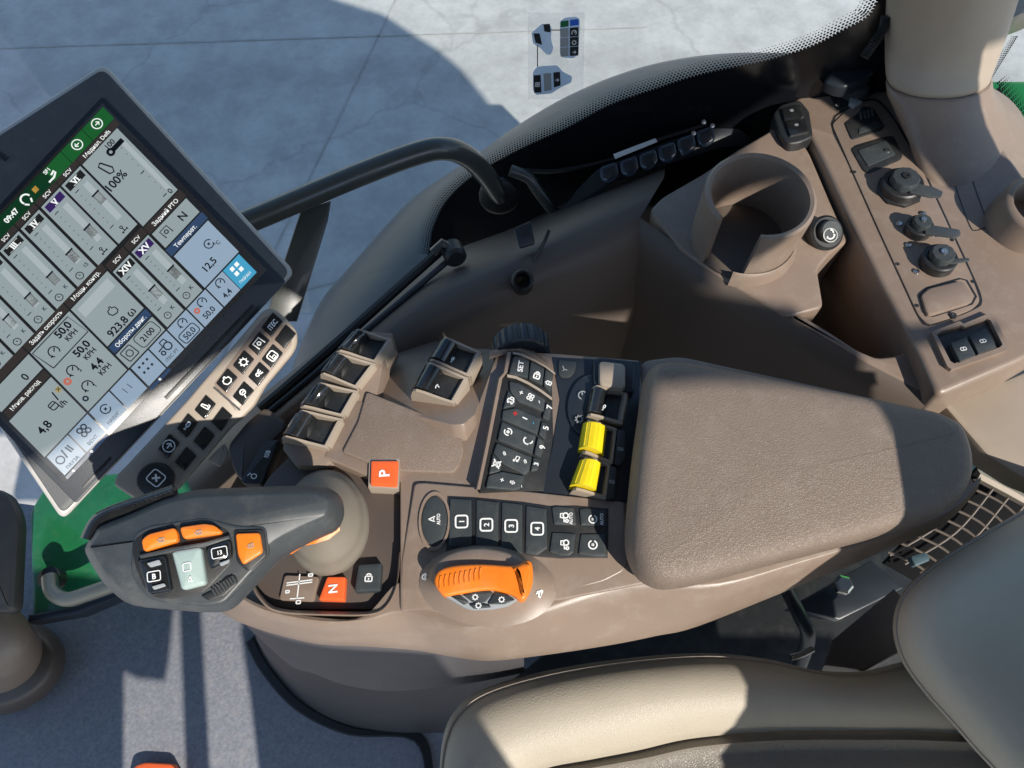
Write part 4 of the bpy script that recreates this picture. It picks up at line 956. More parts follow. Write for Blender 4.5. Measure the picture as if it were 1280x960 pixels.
deck = [(505, 602), (560, 603), (800, 625), (800, 452), (790, 447), (700, 442), (612, 440), (610, 456), (592, 520), (570, 534), (480, 510), (440, 545), (404, 566), (398, 580), (440, 592), (462, 575), (500, 575)]
slab('deck', [(404, 572), (440, 500), (480, 505), (566, 531), (592, 520), (623, 437), (700, 442), (800, 450), (812, 640), (812, 728), (700, 750), (500, 764), (500, 600), (470, 600)], D0, .05, M['brown'], con, bevel=.002, r=.003)
slab('front_deck', [(352, 560), (380, 512), (420, 445), (446, 413), (492, 416), (482, 440), (470, 500), (440, 560), (408, 582), (370, 582)], lifted(D0, -.0012), .05, M['brown'], con, bevel=.002, r=.004)
RS = PL(P(530, 515, .001), (-.10, .62, 1))
slab('rocker_shelf', [(462, 506), (478, 440), (484, 416), (506, 412), (526, 420), (575, 434), (624, 436), (594, 518), (580, 530), (566, 531)], RS, .02, M['brown'], con, bevel=.002, r=.002)
slab('grained_pad', [(458, 489), (562, 530), (577, 543), (580, 562), (574, 583), (566, 591), (503, 589), (484, 588), (427, 565), (447, 527)], lifted(D0, .0035), .006, M['brown_rough'], con, bevel=.0018, r=.004, seg=3)
# armrest pad
arm = [(812, 458), (822, 446), (852, 443), (1010, 474), (1180, 508), (1212, 524), (1225, 556), (1228, 590), (1214, 622), (1180, 644), (1100, 668), (960, 704), (870, 728), (832, 732), (806, 718), (790, 688), (789, 650), (798, 560)]
AP = PL(P(1000, 590, .058), (.03, -.06, 1))
c_ = [AP(*p) for p in arm]
c_ = rounded(c_, AP.n, .012, 4)
def sm(q, k_): 
    cc_ = sum(q, Vector())/len(q); return [cc_ + (p-cc_)*k_ for p in q]
rings = [[p - AP.n*d for p in inset(c_, AP.n, i)] for i, d in ((.006, .052), (.002, .044), (.0, .034), (0, .024), (.0012, .014), (.004, .0065), (.009, .002), (.015, .0003), (.024, -.0004))]
N_ = len(c_); cen = sum(c_, Vector())/N_ + AP.n*.0012
v = [p for r in rings for p in r] + [cen]; f = []
for k_ in range(len(rings)-1):
    for i in range(N_): j = (i+1) % N_; f.append((k_*N_+i, k_*N_+j, (k_+1)*N_+j, (k_+1)*N_+i))
L0 = (len(rings)-1)*N_
f += [(L0+i, L0+(i+1) % N_, len(v)-1) for i in range(N_)]
make('armrest_pad', v, f, M['pad'], con, sharp=89)
AB = PL(P(1000, 620, -.004), (.0, 0, 1))
slab('armrest_base', [(800, 450), (850, 444), (1180, 516), (1198, 552), (1200, 590), (1185, 620), (1120, 650), (985, 698), (880, 731), (800, 733)], AB, .055, M['brown'], con, bevel=.004, r=.012)
# key field
KF = PL(P(640, 540, .008), (.16, .0, 1))
zA = lambda pts: Z(600, 430, 10.667, pts)
zB = lambda pts: Z(590, 500, 8, pts)
slab('key_tray', [(638, 440), (668, 452), (695, 466), (692, 492), (699, 500), (695, 540), (688, 580), (680, 614), (600, 614), (628, 470), (632, 466)], lifted(KF, -.0015), .025, M['black'], con, bevel=.001)
loft('tray_lip', [[lifted(KF, h)(*p) for p in [(600, 612), (612, 555), (628, 473), (634, 466), (639, 440)]] for h in (-.012, .003)] + [[lifted(KF, .003)(p[0]-4, p[1]) for p in [(600, 612), (612, 555), (628, 473), (634, 466), (639, 440)]], [lifted(KF, -.015)(p[0]-7, p[1]) for p in [(600, 612), (612, 555), (628, 473), (634, 466), (639, 440)]]], M['brown'], con, closed=False, sharp=30)
loft('module_bar', [[lifted(KF, h)(x, y+dy) for x, y in [(634, 470), (645, 472), (660, 479), (675, 488), (690, 499)]] for dy, h in ((2, -.004), (1.5, .0035), (-2, .0035), (-3, -.004))], M['trim'], con, closed=False, sharp=40)
loft('module_bar', [[lifted(KF, h)(x, y+dy) for x, y in [(641, 441), (652, 443), (668, 450), (682, 458), (694, 467)]] for dy, h in ((2, -.004), (1.5, .0035), (-1, .0035), (-2, -.004))], M['trim'], con, closed=False, sharp=40)
def key(q, prints=(), crown=.0005, m='key', s=KF, lift=.002, name='key', ang=0, bevel=.0008):
    S_ = lifted(s, lift)
    k_ = slab(name, q, S_, .008, M[m], con, bevel=bevel, crown=crown, r=.001)
    SS = lifted(S_, crown+.0002)
    for pr in prints:
        if isinstance(pr[0], str): text('lettering', pr[0], pr[1], pr[2], SS, pr[3], pr[4], M[pr[5] if len(pr) > 5 else 'white'], k_, .03, maxw=pr[6] if len(pr) > 6 else None)
        else: icon('key_symbol', pr[0], pr[1], pr[2], SS, pr[3], pr[4], M[pr[5] if len(pr) > 5 else 'white'], k_, wd=.14)
    return k_
key(zA([(455, 150), (560, 165), (660, 220), (640, 450), (385, 400)]), [('SET', 650.5, 458, 82, 6.5, 'white', 14)])
key(zA([(680, 225), (860, 320), (835, 545), (650, 455)]), [(I_LOCK, 671.5, 468.5, -20, 12)])
key(zA([(875, 330), (985, 390), (935, 650), (848, 550)]), [(I_HYD, 686, 479, -20, 10)])
key(zA([(395, 495), (520, 520), (870, 735), (850, 900), (500, 760), (400, 620)]), [(I_PLUS, 651.5, 491, -28, 8), (I_FAN, 663, 496.5, -28, 10), (I_MINUS, 674, 502.5, -80, 6)])
key(zA([(380, 620), (480, 740), (470, 820), (310, 860)]), [(I_CAR, 638.5, 500.5, -25, 11)], crown=.0002)
key(zB([(310, 105), (440, 80), (690, 185), (655, 345), (300, 190)]), [(I_PLUS, 644, 517, -15, 9, 'red'), (I_MINUS, 656, 523, -25, 11), (I_MINUS, 666.5, 529, -80, 5, 'blueink')])
key(zB([(300, 215), (640, 360), (605, 540), (258, 400)]), [(I_EYE, 635, 540, -60, 11), (I_PHONE, 659, 551, -70, 12)])
key(zB([(250, 430), (600, 570), (575, 715), (520, 745), (310, 640), (215, 530)]), [(I_HYD, 630.5, 567, -70, 6), (I_NOTE, 645.5, 573.5, -25, 10), (I_HYD, 656.5, 577, -70, 6)])
key(zB([(212, 535), (300, 640), (285, 710), (170, 740)]), [(I_MUTE, 620.5, 580, -20, 12)], crown=.0002)
key(zB([(168, 755), (300, 715), (530, 760), (490, 880), (420, 900), (140, 875)]), [(I_PLUS, 627.5, 600, -20, 8), (I_SPEAK, 640, 603, -20, 8), (I_MINUS, 652, 608, -80, 5)])
key(zB([(745, 30), (800, 55), (775, 200), (705, 175)]), [('7', 686.5, 509, 80, 7)])
key(zB([(700, 215), (755, 240), (735, 400), (668, 345)]), [('5', 682, 535, 80, 7)])
key(zB([(662, 370), (728, 420), (690, 575), (622, 540)]), [('9', 677.5, 559, 80, 7)])
key(zB([(618, 570), (685, 600), (660, 700), (585, 712)]), [('3', 670, 580, 80, 6)])
# black well with the rocker column
slab('black_well', [(690, 446), (802, 452), (790, 628), (676, 618), (690, 560), (700, 500)], lifted(D0, .0015), .02, M['bezel_dark'], con, bevel=.001)
slab('hitch_key', [(698, 449), (721, 452), (719, 464), (713, 471), (704, 472), (698, 469)], lifted(D0, .004), .004, M['key'], con, bevel=.001, r=.003)
icon('key_symbol', [[(-.3, .3), (-.1, -.2), (.3, -.3)], [(-.1, -.2), (-.3, -.4)]], 706, 460, lifted(D0, .0044), 0, 9, M['greyink'], con, wd=.14)
lens = [P(*p, .0016) for p in ell(736, 508, 26, 37, 32, 8)]
v, f = slab_vf(inset(lens, Vector((0, 0, 1)), -.001), Vector((0, 0, 1)), .004, .002, 3, crown=.006)
le = make('selector_dome', [p + Vector((0, 0, .004)) for p in v], f, M['bezel_dark'], con, sharp=60)
icon('dome_symbol', I_GAUGE, 728, 494, H(.010), 60, 12, M['greyink'], le, wd=.12); icon('dome_symbol', I_GEAR, 724, 524, H(.010), 60, 12, M['greyink'], le, wd=.12)

def rocker(q, zb, m='gloss', side='trim', big=False, sym=None):
    s = H(zb); c = [s(*p) for p in q]
    def B(u, v_, h): return (c[0]*(1-u)*(1-v_) + c[1]*u*(1-v_) + c[2]*u*v_ + c[3]*(1-u)*v_) + Vector((0, 0, h))
    def ext(name, prof, v0, v1, m_, par, sharp=40):
        n_ = len(prof); vv = [B(u, v0, h) for u, h in prof] + [B(u, v1, h) for u, h in prof]
        ff = [(i, (i+1) % n_, n_+(i+1) % n_, n_+i) for i in range(n_)] + [tuple(range(n_)), tuple(range(n_, 2*n_))]
        return make(name, vv, ff, M[m_], par, sharp=sharp)
    rk = ext('rocker_well', [(.0, -.02), (.0, -.0035), (1, -.0035), (1, -.02)], .06, .96, 'black', con)
    fin = [(-.06, -.008), (.02, .006), (.10, .0085), (.30, .0075), (.6, .004), (1.0, .0005), (1.0, -.03), (-.06, -.03)]
    ext('side_wall', fin, -.035, .05, side, rk, 30); ext('side_wall', fin, .95, 1.035, side, rk, 30)
    ext('end_lip', [(.80, -.012), (.86, -.002), (.92, .002), (.99, .0015), (1.04, -.004), (1.04, -.03), (.8, -.03)], .05, .95, side if not big else 'trim', rk, 30)
    if not big:
        pd = ext('paddle', [(-.10, -.02), (-.08, -.002), (-.02, .006), (.08, .0105), (.20, .012), (.30, .0105), (.38, .006), (.44, -.002), (.48, -.02)], .09, .91, m, rk, 80)
    else:
        pr = []
        for i in range(9):
            a = R(190 - 190*i/8); pr.append((.28 + .40*math.cos(a), .002 + .013*math.sin(a)))
        pr += [(.70, -.012), (-.14, -.012)]
        pd = ext('paddle', pr, .10, .90, m, rk, 60)
        for k_ in range(5):
            u0 = .02 + k_*.125
            hh = .0015 + .013*math.sqrt(max(0, 1-((u0-.28)/.40)**2))
            ext('grip_rib', [(u0-.022, hh-.003), (u0-.012, hh+.0006), (u0+.012, hh+.0006), (u0+.022, hh-.003)], .14, .86, m, pd, 60)
    if sym:
        cx = sum(p[0] for p in q)/4; cy = sum(p[1] for p in q)/4
        icon('paddle_symbol', sym, cx-4, cy+2, H(zb+.0124), 60, 8, M['white'], pd, wd=.14)
    return rk
for q in ([(445, 416), (489, 425), (471, 453), (422, 442)], [(420, 446), (469, 456), (447, 485), (402, 470)], [(397, 483), (447, 490), (430, 520), (377, 511)], [(375, 517), (428, 525), (410, 560), (354, 549)]):
    rocker(q, .006)
rocker([(554, 426), (601, 441), (587, 470), (537, 453)], .004, sym=I_OIL); rocker([(535, 457), (585, 474), (568, 504), (516, 491)], .006, sym=I_WIPER)
rocker([(740, 487), (785, 491), (778, 529), (733, 522)], .010, sym=I_OIL)
slab('rocker_cover', [(749, 450), (782, 454), (782, 486), (749, 482)], H(.021), .02, M['trim'], con, bevel=.003, r=.002)
slab('cover_surround', [(741, 450), (748, 446), (786, 450), (794, 456), (793, 490), (742, 486)], H(.014), .012, M['bezel_dark'], con, bevel=.002, r=.003)
for q, ps in (([(733, 529), (771, 537), (766, 579), (727, 568)], [(772, 536), (782, 538), (782, 572), (776, 582), (768, 580)]), ([(729, 575), (763, 581), (758, 622), (715, 614)], [(763, 582), (771, 584), (769, 622), (758, 622)])):
    rocker(q, .008, 'yellow', 'trim', True)
    lp = slab('label_plate', ps, H(.012), .012, M['black'], con, bevel=.001)
    icon('lever_symbol', [circ(0, .2, .2, n=8), [(0, 0), (0, -.4)], [(-.3, -.2), (.3, -.2)]], sum(p[0] for p in ps)/len(ps), sum(p[1] for p in ps)/len(ps), H(.0121), 80, 9, M['greyink'], lp, wd=.12)
# scroll wheel at the far edge, axle along the console's width
ctr = P(651, 436, -.014); ax = Vector((.10, -.97, .20)).normalized(); rw_ = .0305
lathe('scroll_wheel', ctr - ax*.008, ax, [(rw_*.55, -.004), (rw_*.9, -.004), (rw_*.985, -.001), (rw_, .003), (rw_, .014), (rw_*.98, .019), (rw_*.88, .0205), (rw_*.5, .0205)], M['bezel_dark'], con, seg=96, rmod=lambda i, k: .955 if (i % 4 == 0 and 1 <= k <= 5) else 1, sharp=25)
loft('wheel_guard', [[P(x, y+dy, z) for x, y in [(612, 447), (630, 441), (650, 440), (668, 447), (684, 459)]] for dy, z in ((3, -.01), (2, .004), (-4, .008), (-8, .000))], M['brown'], con, closed=False)

# fascia: key row, oval key and throttle dial
FS = PL(P(640, 680, .002), (0, -.05, 1))
zf = lambda pts: Z(480, 580, 4, pts)
slab('fascia', [(518, 604), (530, 603), (660, 614), (781, 627), (786, 700), (780, 714), (755, 727), (700, 742), (655, 756), (600, 764), (550, 766), (520, 760), (500, 752), (502, 700)], FS, .006, M['brown'], con, bevel=.0018, r=.004, seg=3)
o_ = [lifted(FS, .0025)(*p) for p in zf(ell(252, 285, 79, 148, 36, 2))]; i_ = [lifted(FS, .0025)(*p) for p in zf(ell(252, 285, 68, 130, 36, 2))]
v, f = ring_vf(o_, i_, FS.n, .004, .004); make('oval_rim', v, f, M['brown'], con)
key(zf(ell(252, 283, 64, 124, 36, 2)), [(I_AUTOSTEER, 540, 649, 90, 11), ('AUTO', 548, 649, 90, 4.4, 'white', 14)], s=FS, lift=.0015, crown=.0012)
def krow(q, *p, **k): return key(zf(q), list(p), s=FS, lift=.003, crown=.0006, **k)
slab('key_row_bed', zf([(318, 160), (450, 166), (700, 190), (830, 210), (960, 208), (1122, 222), (1120, 470), (1050, 470), (960, 468), (880, 472), (760, 462), (600, 450), (310, 440)]), lifted(FS, .0012), .004, M['black'], con, bevel=.0008)
NB = [rbox(1, 1, .2)]
for d, q, x, y in (('1', [(330, 172), (437, 178), (440, 420), (325, 410)], 577, 652), ('2', [(462, 178), (574, 190), (572, 300), (572, 440), (460, 430)], 608, 656), ('3', [(590, 190), (692, 202), (692, 450), (585, 440)], 639, 657.5), ('4', [(712, 208), (812, 224), (818, 420), (765, 455), (706, 448)], 671.5, 661)):
    krow(q, (d, x, y, 90, 6.5), (NB, x, y, 90, 15))
krow([(840, 216), (870, 212), (945, 218), (955, 240), (962, 306), (850, 302)], (I_TRACTOR, 705.5, 647, 90, 13), ('AUTO', 713.5, 648, 90, 4.2, 'white', 15))
krow([(978, 226), (1010, 220), (1112, 232), (1112, 308), (985, 306)], (I_WATER, 741, 649, 90, 12), ('AUTO', 752, 649, 90, 4.2, 'white', 15))
krow([(842, 342), (958, 348), (948, 440), (925, 458), (880, 458), (828, 440)], (I_TRACTOR, 706, 681, 90, 13))
krow([(985, 350), (1110, 350), (1110, 460), (1050, 462), (972, 450)], (I_WATER, 741, 681, 90, 13))
# dial mound
def fr(cx, cy, rx, ry, h, n_=44, rot=4): return [lifted(FS, h)(*p) for p in zf(ell(cx, cy, rx, ry, n_, rot))]
mound = loft('dial_mound', [fr(520, 610, 345, 205, .0006), fr(505, 585, 290, 172, .006), fr(500, 570, 268, 152, .0145), fr(498, 560, 255, 138, .020), fr(498, 558, 240, 124, .0225), fr(498, 562, 190, 84, .0228), fr(498, 565, 40, 14, .0228)], M['brown'], con, caps=(False, True), sharp=80)
DG = lifted(FS, .031)
def zf2(q): return [(v_.x, v_.y) for v_ in spline([(x, y, 0) for x, y in zf(q)], 3, True)]
dg = slab('throttle_grip', zf2([(250, 588), (262, 545), (300, 518), (380, 503), (500, 499), (640, 507), (685, 494), (715, 480), (738, 492), (745, 540), (742, 600), (722, 650), (690, 682), (640, 655), (560, 632), (490, 632), (420, 642), (360, 652), (305, 660), (270, 630)]), DG, .02, M['orange'], con, bevel=.0028, seg=4, sharp=70)
for k_ in range(9):
    x = 282 + k_*25; y0 = 562 - k_*5.2; 
    tube('grip_rib', [lifted(DG, .0002)(*p) for p in zf([(x+3, y0-2), (x-3, y0+26), (x-1, y0+58)])], .0011, M['orange'], dg, seg=6)
slab('grip_wall', zf([(640, 520), (700, 492), (735, 497), (738, 560), (720, 640), (690, 668), (676, 600), (664, 540)]), lifted(DG, .004), .008, M['orange'], dg, bevel=.003, r=.003, seg=3)
DK = lifted(FS, .026)
slab('dial_face', zf([(298, 658), (360, 646), (425, 636), (500, 628), (560, 630), (630, 652), (668, 676), (620, 708), (540, 724), (440, 728), (400, 716)]), DK, .008, M['greyink'], con, bevel=.0008, r=.002)
for q, ic, x, y in (([(395, 655), (450, 638), (530, 634), (545, 645), (505, 690), (440, 688)], I_GEAR, 594, 746.5), ([(558, 640), (620, 655), (655, 678), (600, 700), (520, 700)], I_GEAR, 627, 749.5), ([(330, 658), (380, 655), (425, 690), (400, 704)], None, 0, 0), ([(425, 703), (470, 694), (530, 706), (535, 716), (450, 724)], I_GEAR, 598, 757)):
    k_ = slab('dial_key', zf(q), lifted(DK, .002), .004, M['key'], con, bevel=.0006, r=.001)
    if ic: icon('key_symbol', ic, x, y, lifted(DK, .0024), 0, 9, M['white'], k_, wd=.15)
for nm_, ic, x, y, sz in (('turtle_mark', I_TURTLE, 531, 721, 11), ('rabbit_mark', I_RABBIT, 675, 742, 13)):
    d_ = ray(x, y); ok, hp, hn, _ = mound.ray_cast(CAM - OFF[mound], d_)
    icon(nm_, ic, x, y, PL(hp + OFF[mound] + hn*.0006, hn) if ok else lifted(FS, .001), 80, sz, M['white'], con, wd=.17)

# lever base plate and its keys
BP = H(-.014)
slab('lever_base', [(300, 690), (330, 600), (372, 560), (420, 570), (470, 580), (503, 590), (503, 740), (480, 762), (345, 762), (322, 740), (310, 715)], BP, .03, M['brown_dark'], con, bevel=.003, r=.012)
loft('base_rim', [[P(x+dx, y+dy, z) for x, y in spl] for spl in [[(v_.x, v_.y) for v_ in spline([(300, 690, 0), (312, 722, 0), (326, 748, 0), (350, 764, 0), (420, 768, 0), (465, 767, 0), (484, 756, 0), (496, 730, 0), (500, 690, 0)], 5)]] for dx, dy, z in ((-1.5, 2, -.003), (0, 0, .000), (1, -2, -.002), (1.5, -4, -.016))], M['brown'], con, closed=False)
def pkey(name, q, h, m, prints, bevel=.001):
    k_ = slab(name, q, lifted(BP, h), .012, M[m], con, bevel=bevel, r=.0015, crown=.0004)
    S_ = lifted(BP, h+.0007)
    for p in prints:
        if isinstance(p[0], str): text('lettering', p[0], p[1], p[2], S_, p[3], p[4], M[p[5]], k_, .03)
        else: icon('key_symbol', p[0], p[1], p[2], S_, p[3], p[4], M[p[5]], k_, wd=p[6] if len(p) > 6 else .12)
    return k_
slab('park_key_frame', [(461, 573), (500, 573), (498, 611), (460, 609)], lifted(BP, .018), .02, M['trim'], con, bevel=.001)
pkey('park_key', [(464, 576), (498, 576), (496, 608), (463, 606)], .0215, 'orange_lit', [('P', 480, 592, 90, 13, 'white')])
pkey('neutral_key', [(409, 721), (432, 721), (430, 751), (398, 750)], .008, 'orange_lit', [('N', 416, 736, 90, 11, 'white')])
pkey('child_lock_key', [(448, 706), (477, 704), (475, 738), (443, 740)], .010, 'key', [(I_LOCK, 461, 721, 0, 14, 'white')])
pp_ = slab('shift_pattern_plate', [(356, 719), (399, 721), (392, 752), (349, 750)], lifted(BP, .004), .004, M['brown'], con, bevel=.0006, r=.003)
SPP = lifted(BP, .0042)
icon('pattern_print', [[(-.45, .2), (.45, .25)], [(-.45, .12), (.45, .17)], [(0, .48), (-.05, -.35)], [(-.3, -.35), (.2, -.35)], rbox(.12, .08, .02, -.4, -.1), rbox(.14, .1, .02, .0, -.48), rbox(.14, .08, .02, .38, .42)], 374, 735, SPP, 4, 36, M['white'], pp_, wd=.045)
fc_ = slab('front_cover', zk([(530, 650), (620, 540), (705, 470), (800, 540), (790, 580), (730, 640), (600, 822), (560, 770)]), H(-.03), .05, M['brown_dark'], con, bevel=.004, r=.004)
ip = slab('bus_socket_plate', zk([(700, 632), (770, 622), (690, 830), (610, 830), (590, 815)]), H(-.018), .02, M['black'], con, bevel=.0015, r=.003)
text('lettering', 'ISB', zk([(716, 692)])[0][0], zk([(716, 692)])[0][1], H(-.0176), 68, 5.5, M['white'], ip, .02)
icon('plate_symbol', [circ(0, 0, .35, n=10), [(0, .35), (.2, .7), (-.3, .8)]], zk([(655, 795)])[0][0], zk([(655, 795)])[0][1], H(-.0176), 60, 9, M['white'], ip, wd=.14)
# skirt panels below the console
L1 = [(318, 792), (340, 812), (366, 834), (392, 842), (430, 856), (490, 864), (565, 857), (610, 850), (655, 841)]
L0_ = [(300, 770), (330, 780), (370, 790), (400, 798), (440, 802), (500, 806), (570, 816), (620, 820), (655, 816)]
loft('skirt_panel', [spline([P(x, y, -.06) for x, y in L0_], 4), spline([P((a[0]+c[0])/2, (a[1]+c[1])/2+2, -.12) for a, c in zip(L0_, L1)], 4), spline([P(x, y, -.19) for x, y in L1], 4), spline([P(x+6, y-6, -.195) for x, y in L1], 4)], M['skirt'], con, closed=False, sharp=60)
L2 = [(322, 802), (338, 830), (365, 862), (395, 888), (430, 904), (480, 914), (530, 916), (565, 914), (570, 900)]
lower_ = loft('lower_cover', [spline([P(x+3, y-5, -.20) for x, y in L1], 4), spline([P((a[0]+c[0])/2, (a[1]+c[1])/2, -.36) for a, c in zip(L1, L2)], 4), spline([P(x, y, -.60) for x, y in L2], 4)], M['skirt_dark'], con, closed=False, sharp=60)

# ================================================================ DRIVE LEVER
lev = thing('drive_lever', 'charcoal joystick lever with orange and black thumb keys', 'joystick', P(408, 652, -.012))
def er(cx, cy, rx, ry, z, n_=36, rot=0): return [P(*p, z) for p in ell(cx, cy, rx, ry, n_, rot)]
loft('rubber_boot', [er(408, 655, 54, 66, -.016), er(408, 653, 54, 66, -.004), er(407, 652, 51, 62, .004), er(406, 650, 48, 58, .007), er(405, 649, 48, 58, .012), er(404, 648, 43, 52, .018), er(402, 646, 34, 42, .026), er(398, 643, 28, 34, .036), er(392, 640, 26, 30, .05)], M['rubber'], lev, sharp=70)
zl = lambda pts: Z(80, 540, 3.2, pts)
GP2 = PL(CAM + ray(250, 680)*.565, Vector((.16, -.16, 1)))
gp = [(40, 482), (45, 440), (70, 400), (110, 352), (240, 300), (380, 240), (480, 215), (560, 206), (720, 200), (900, 194), (1010, 197), (1062, 210), (1098, 240), (1110, 280), (1108, 325), (1080, 375), (1020, 405), (960, 432), (870, 482), (800, 545), (720, 630), (640, 706), (560, 722), (400, 712), (230, 692), (150, 642), (95, 580)]
c_ = [GP2(*p) for p in zl(gp)]; c_ = [Vector(p) for p in spline(c_, 3, True)]
rings = []
for i, d in ((.012, .062), (.004, .046), (.0, .034), (.0, .026), (.002, .017), (.006, .009), (.0085, .0042), (.0105, .0015), (.012, 0.0)):
    rings.append([p - GP2.n*d for p in inset(c_, GP2.n, i)])
N_ = len(c_); v = [p for r in rings for p in r]; f = [tuple(range(N_))[::-1]]
for k_ in range(len(rings)-1):
    for i in range(N_): j = (i+1) % N_; f.append((k_*N_+i, k_*N_+j, (k_+1)*N_+j, (k_+1)*N_+i))
f.append(tuple(range((len(rings)-1)*N_, len(rings)*N_)))
make('grip', v, f, M['grip'], lev, sharp=75)
tube('lever_stem', [P(398, 644, .03), P(385, 640, .055), GP2(360, 640) - GP2.n*.03], .021, M['grip'], lev, seg=20)
loft('orange_ring', [[GP2(*p) - GP2.n*d for p in zl([(1090, 360), (1020, 395), (955, 425), (900, 460), (880, 475)])] for d in (.030, .034)] + [[GP2(*p) - GP2.n*.036 for p in zl([(1093, 375), (1045, 413), (990, 430), (940, 440), (885, 476)])]], M['orange'], lev, closed=False)
# raised flat face and its rim
FG = lifted(GP2, .002)
slab('face_plate', zl([(150, 420), (270, 440), (285, 400), (340, 372), (560, 340), (690, 372), (808, 375), (822, 490), (745, 570), (640, 688), (560, 702), (380, 684), (318, 660), (262, 560)])[1:], FG, .006, M['grip'], lev, bevel=.003, r=.004, seg=4)
slab('key_well', zl([(270, 470), (280, 430), (330, 392), (560, 356), (600, 362), (660, 395), (680, 470), (670, 525), (560, 640), (440, 668), (360, 662), (318, 620), (285, 540)]), lifted(FG, .0006), .004, M['black'], lev, bevel=.0008, r=.004)
FG2 = lifted(FG, .005)
def gkey(name, q, h, m, prints=(), crown=.0012, bevel=.0015):
    k_ = slab(name, zl(q), lifted(FG2, h), .010, M[m], lev, bevel=bevel, r=.002, crown=crown, seg=3, sharp=80)
    S_ = lifted(FG2, h+crown+.0003)
    for p in prints:
        x, y = zl([(p[1], p[2])])[0]
        if isinstance(p[0], str): text('lettering', p[0], x, y, S_, p[3], p[4], M[p[5]], k_, .03)
        else: icon('key_symbol', p[0], x, y, S_, p[3], p[4], M[p[5]], k_, wd=p[6] if len(p) > 6 else .12)
    return k_
gkey('thumb_key', [(308, 432), (335, 408), (440, 382), (452, 400), (455, 438), (325, 478), (315, 470)], .002, 'orange', [(I_HYD, 390, 432, 10, 11, 'trim', .14)])
gkey('thumb_key', [(462, 380), (560, 366), (600, 372), (630, 396), (625, 408), (480, 428), (470, 412)], .002, 'orange', [(I_HYD, 540, 402, 10, 11, 'trim', .14)])
slab('key_bar', zl([(300, 492), (430, 462), (560, 440), (660, 412), (664, 426), (560, 460), (430, 482), (305, 506)]), lifted(FG2, .001), .006, M['grip'], lev, bevel=.001)
gkey('scroll_key', [(292, 520), (300, 508), (395, 490), (408, 500), (432, 630), (425, 642), (345, 655), (330, 645)], .001, 'gloss', [('B', 360, 577, 10, 6.5, 'white'), ([rbox(1.1, .8, .15)], 360, 577, 10, 15, 'white', .08)], crown=.0018, bevel=.003)
gkey('centre_key', [(428, 482), (440, 474), (535, 458), (548, 465), (566, 600), (558, 612), (480, 632), (466, 626)], .003, 'grey_green', [([rbox(.9, .9, .18)], 492, 540, 10, 11, 'white', .1), (I_AUTOSTEER, 505, 590, 10, 10, 'white', .14)], crown=.0015, bevel=.003)
gkey('scroll_key', [(562, 460), (655, 428), (668, 440), (672, 505), (580, 556)], .001, 'gloss', [('13', 622, 482, 12, 5.2, 'white'), ([rbox(1.3, .85, .15)], 622, 482, 12, 15, 'white', .07)], crown=.0015, bevel=.003)
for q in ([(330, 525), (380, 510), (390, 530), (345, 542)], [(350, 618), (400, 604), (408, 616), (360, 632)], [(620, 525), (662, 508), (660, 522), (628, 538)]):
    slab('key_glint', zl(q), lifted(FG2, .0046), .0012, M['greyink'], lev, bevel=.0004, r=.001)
slab('side_key_frame', zl([(676, 392), (800, 388), (812, 492), (738, 560), (690, 520)]), lifted(FG, .002), .006, M['black'], lev, bevel=.0012, r=.003)
gkey('side_key', [(685, 405), (783, 402), (795, 482), (715, 532), (694, 490)], .0, 'orange', [(I_HYD, 748, 455, 20, 10, 'trim', .14)], crown=.0008)
slab('thumb_rest', zl([(545, 655), (600, 630), (650, 575), (685, 572), (696, 602), (640, 655), (580, 676)]), lifted(FG, .0018), .005, M['black'], lev, bevel=.001, r=.002)
for k_ in range(8):
    x0 = 598 + k_*11.5; y0 = 634 - k_*7.2
    tube('rest_rib', [lifted(FG, .0022)(*p) for p in zl([(x0-7, y0-8), (x0+12, y0+22)])], .0008, M['grip'], lev, seg=6)
# ribbed trigger at the nose
tube('trigger', spline([GP2(*p) - GP2.n*.022 for p in zl([(70, 425), (110, 350), (200, 308), (300, 276), (420, 235)])], 6), .009, M['gloss'], lev, seg=12)
for k_ in range(9):
    a_, b_ = zl([(250+k_*19, 292-k_*7.5), (262+k_*19, 268-k_*7.5)])
    tube('trigger_rib', [GP2(*a_) - GP2.n*.014, GP2(*b_) - GP2.n*.022], .002, M['black'], lev, seg=6)
# ================================================================ CAB ROUND THE CONSOLE (roof, door, rear post, seat back): out of view, added and shaped to cast the shade
lining = mat('shade_roof_grey', (.10, .10, .105), .8, .3)
RZ = 1.25; RK = SUN*((RZ-1.05)/SUN.z)
roof = [(-1.0, .62), (.85, .62), (1.0, .48), (1.151, .408), (1.385, .305), (1.557, .147), (1.661, .061), (1.783, -.078), (1.884, -.238), (1.954, -.367), (2.0, -.47), (2.02, -.58), (1.45, -.56), (1.25, -.47), (1.09, -.53), (1.06, -.63), (1.0, -.72), (.99, -.82), (1.0, -.872), (1.085, -.885), (1.08, -.925), (.95, -.925), (.86, -.922), (.80, -.925), (.70, -.925), (.60, -.94), (.50, -.87), (.36, -.96), (.15, -1.09), (-1.0, -1.09)]  # outline traced back along the sun from the shade edges
v, f = slab_vf([Vector((x+RK.x, y+RK.y, RZ)) for x, y in roof], Vector((0, 0, 1)), .014, .002, 1)
rf_ = tag(make('shade_roof', v, f, lining), 'unseen cab roof cut to the outline of the cast shade', 'roof')
pc = P(1195, 205, -.03) + Vector((SUN.x, SUN.y, 0)).normalized()*.50  # unseen post, added for the shade band across the socket panel
pq = [pc + Vector((math.cos(R(a)), math.sin(R(a)), 0))*.048 for a in (10, 60, 120, 190, 250, 310)]
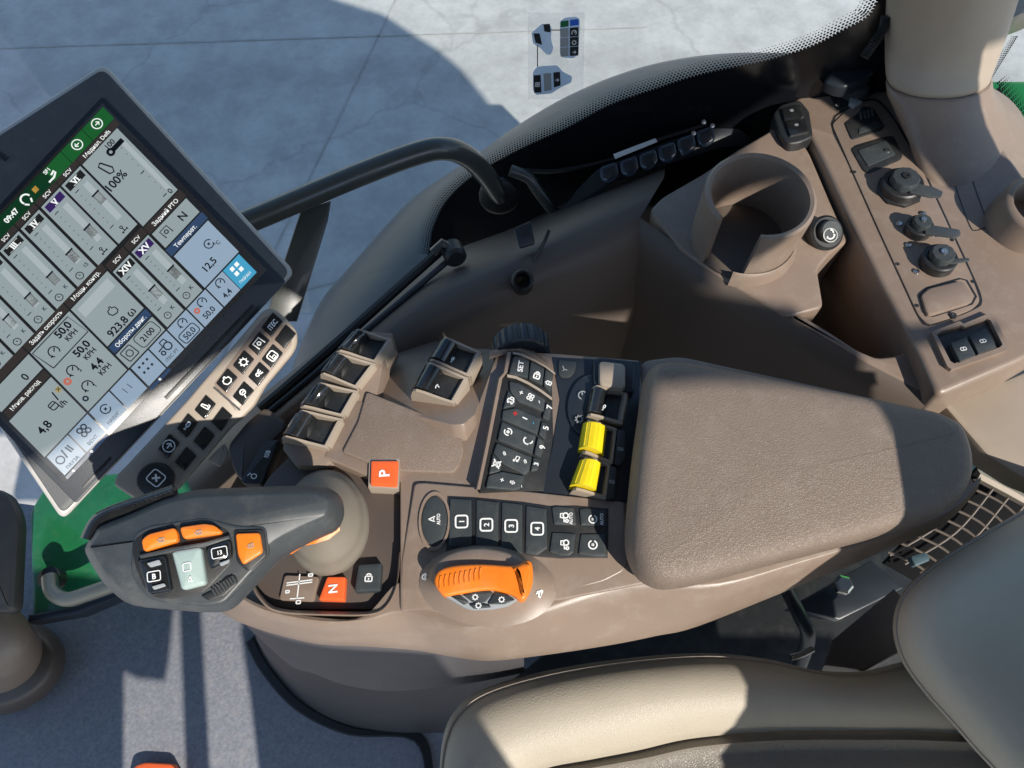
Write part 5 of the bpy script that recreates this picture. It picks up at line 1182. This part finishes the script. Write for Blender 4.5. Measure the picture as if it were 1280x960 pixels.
loft('shade_post', [[p + Vector((0, 0, -.1)) for p in pq], [Vector((p.x, p.y, RZ-.02)) for p in pq]], M['trim'], rf_, caps=(True, True))
DY = -.95
def on_door(x, y, z):                         # where the sunlight that reaches a floor point comes through the door plane
    p = P(x, y, z); return p + SUN*((DY-p.y)/SUN.y)
dr = thing('door_shade', 'unseen door side blockers shaped to cast the floor shadows', 'door', (0, DY, FZ))
def blocker_panel(name, px, z=FZ):  # added blockers, traced sunward from the floor shadow outlines
    q = [on_door(x, y, z) for x, y in px]
    n_ = Vector((0, -1, 0)); v, f = slab_vf(q, n_, .03, .002, 1); return make(name, v, f, M['black'], dr)
blocker_panel('shade_panel', [(-260, 1060), (148, 1060), (150, 862), (138, 832), (172, 850), (206, 853), (213, 785), (214, 690), (-260, 640)])
blocker_panel('shade_bar', [(221, 700), (243, 700), (262, 1060), (236, 1060)])
blocker_panel('shade_panel', [(318, 720), (300, 790), (312, 870), (334, 1060), (900, 1060), (900, 720)])
v, f = slab_vf([Vector(p) for p in ((.17, DY, .1), (.43, DY, .1), (.43, DY, .655), (.22, DY, .655))], Vector((0, -1, 0)), .03, .002, 1)
make('shade_bar', v, f, M['black'], dr)  # added bar to keep sun off the skirt panel
# unseen rear left post, slanted so its shadow crosses the armrest
def sunward(x, y, z, s_): return P(x, y, z) + SUN*s_
lft = [sunward(1162, 690, .04, .72), sunward(1140, 635, .04, .85), sunward(1060, 472, .047, 1.15), sunward(1066, 400, -.10, 1.5)]
rgt = [sunward(1290, 660, .04, .72), sunward(1262, 620, .04, .85), sunward(1170, 470, .02, 1.15), sunward(1142, 400, -.08, 1.5)]
bk_ = Vector((.02, .02, 0))
loft('left_shade_post', [[a, c, c+bk_, a+bk_] for a, c in zip(lft, rgt)], M['trim'], dr, caps=(True, True))
v, f = slab_vf([Vector(p) for p in ((.50, -.95, .0), (.62, -.95, .0), (.62, -.27, .0), (.50, -.27, .0))], Vector((0, 0, 1)), .0, 0, 1)
bx = [Vector((.50, -.98, .03)), Vector((.64, -.98, .03)), Vector((.64, -.29, .03)), Vector((.50, -.29, .03))]  # unseen seat back box, sized to place its shadow on the seat
loft('backrest', [bx, [Vector((p.x, p.y, .18)) for p in bx], [Vector((p.x+.005, p.y, .28)) for p in bx], [Vector((p.x+.01, p.y*.98, .30)) for p in bx]], M['cream'], st_, caps=(True, True))
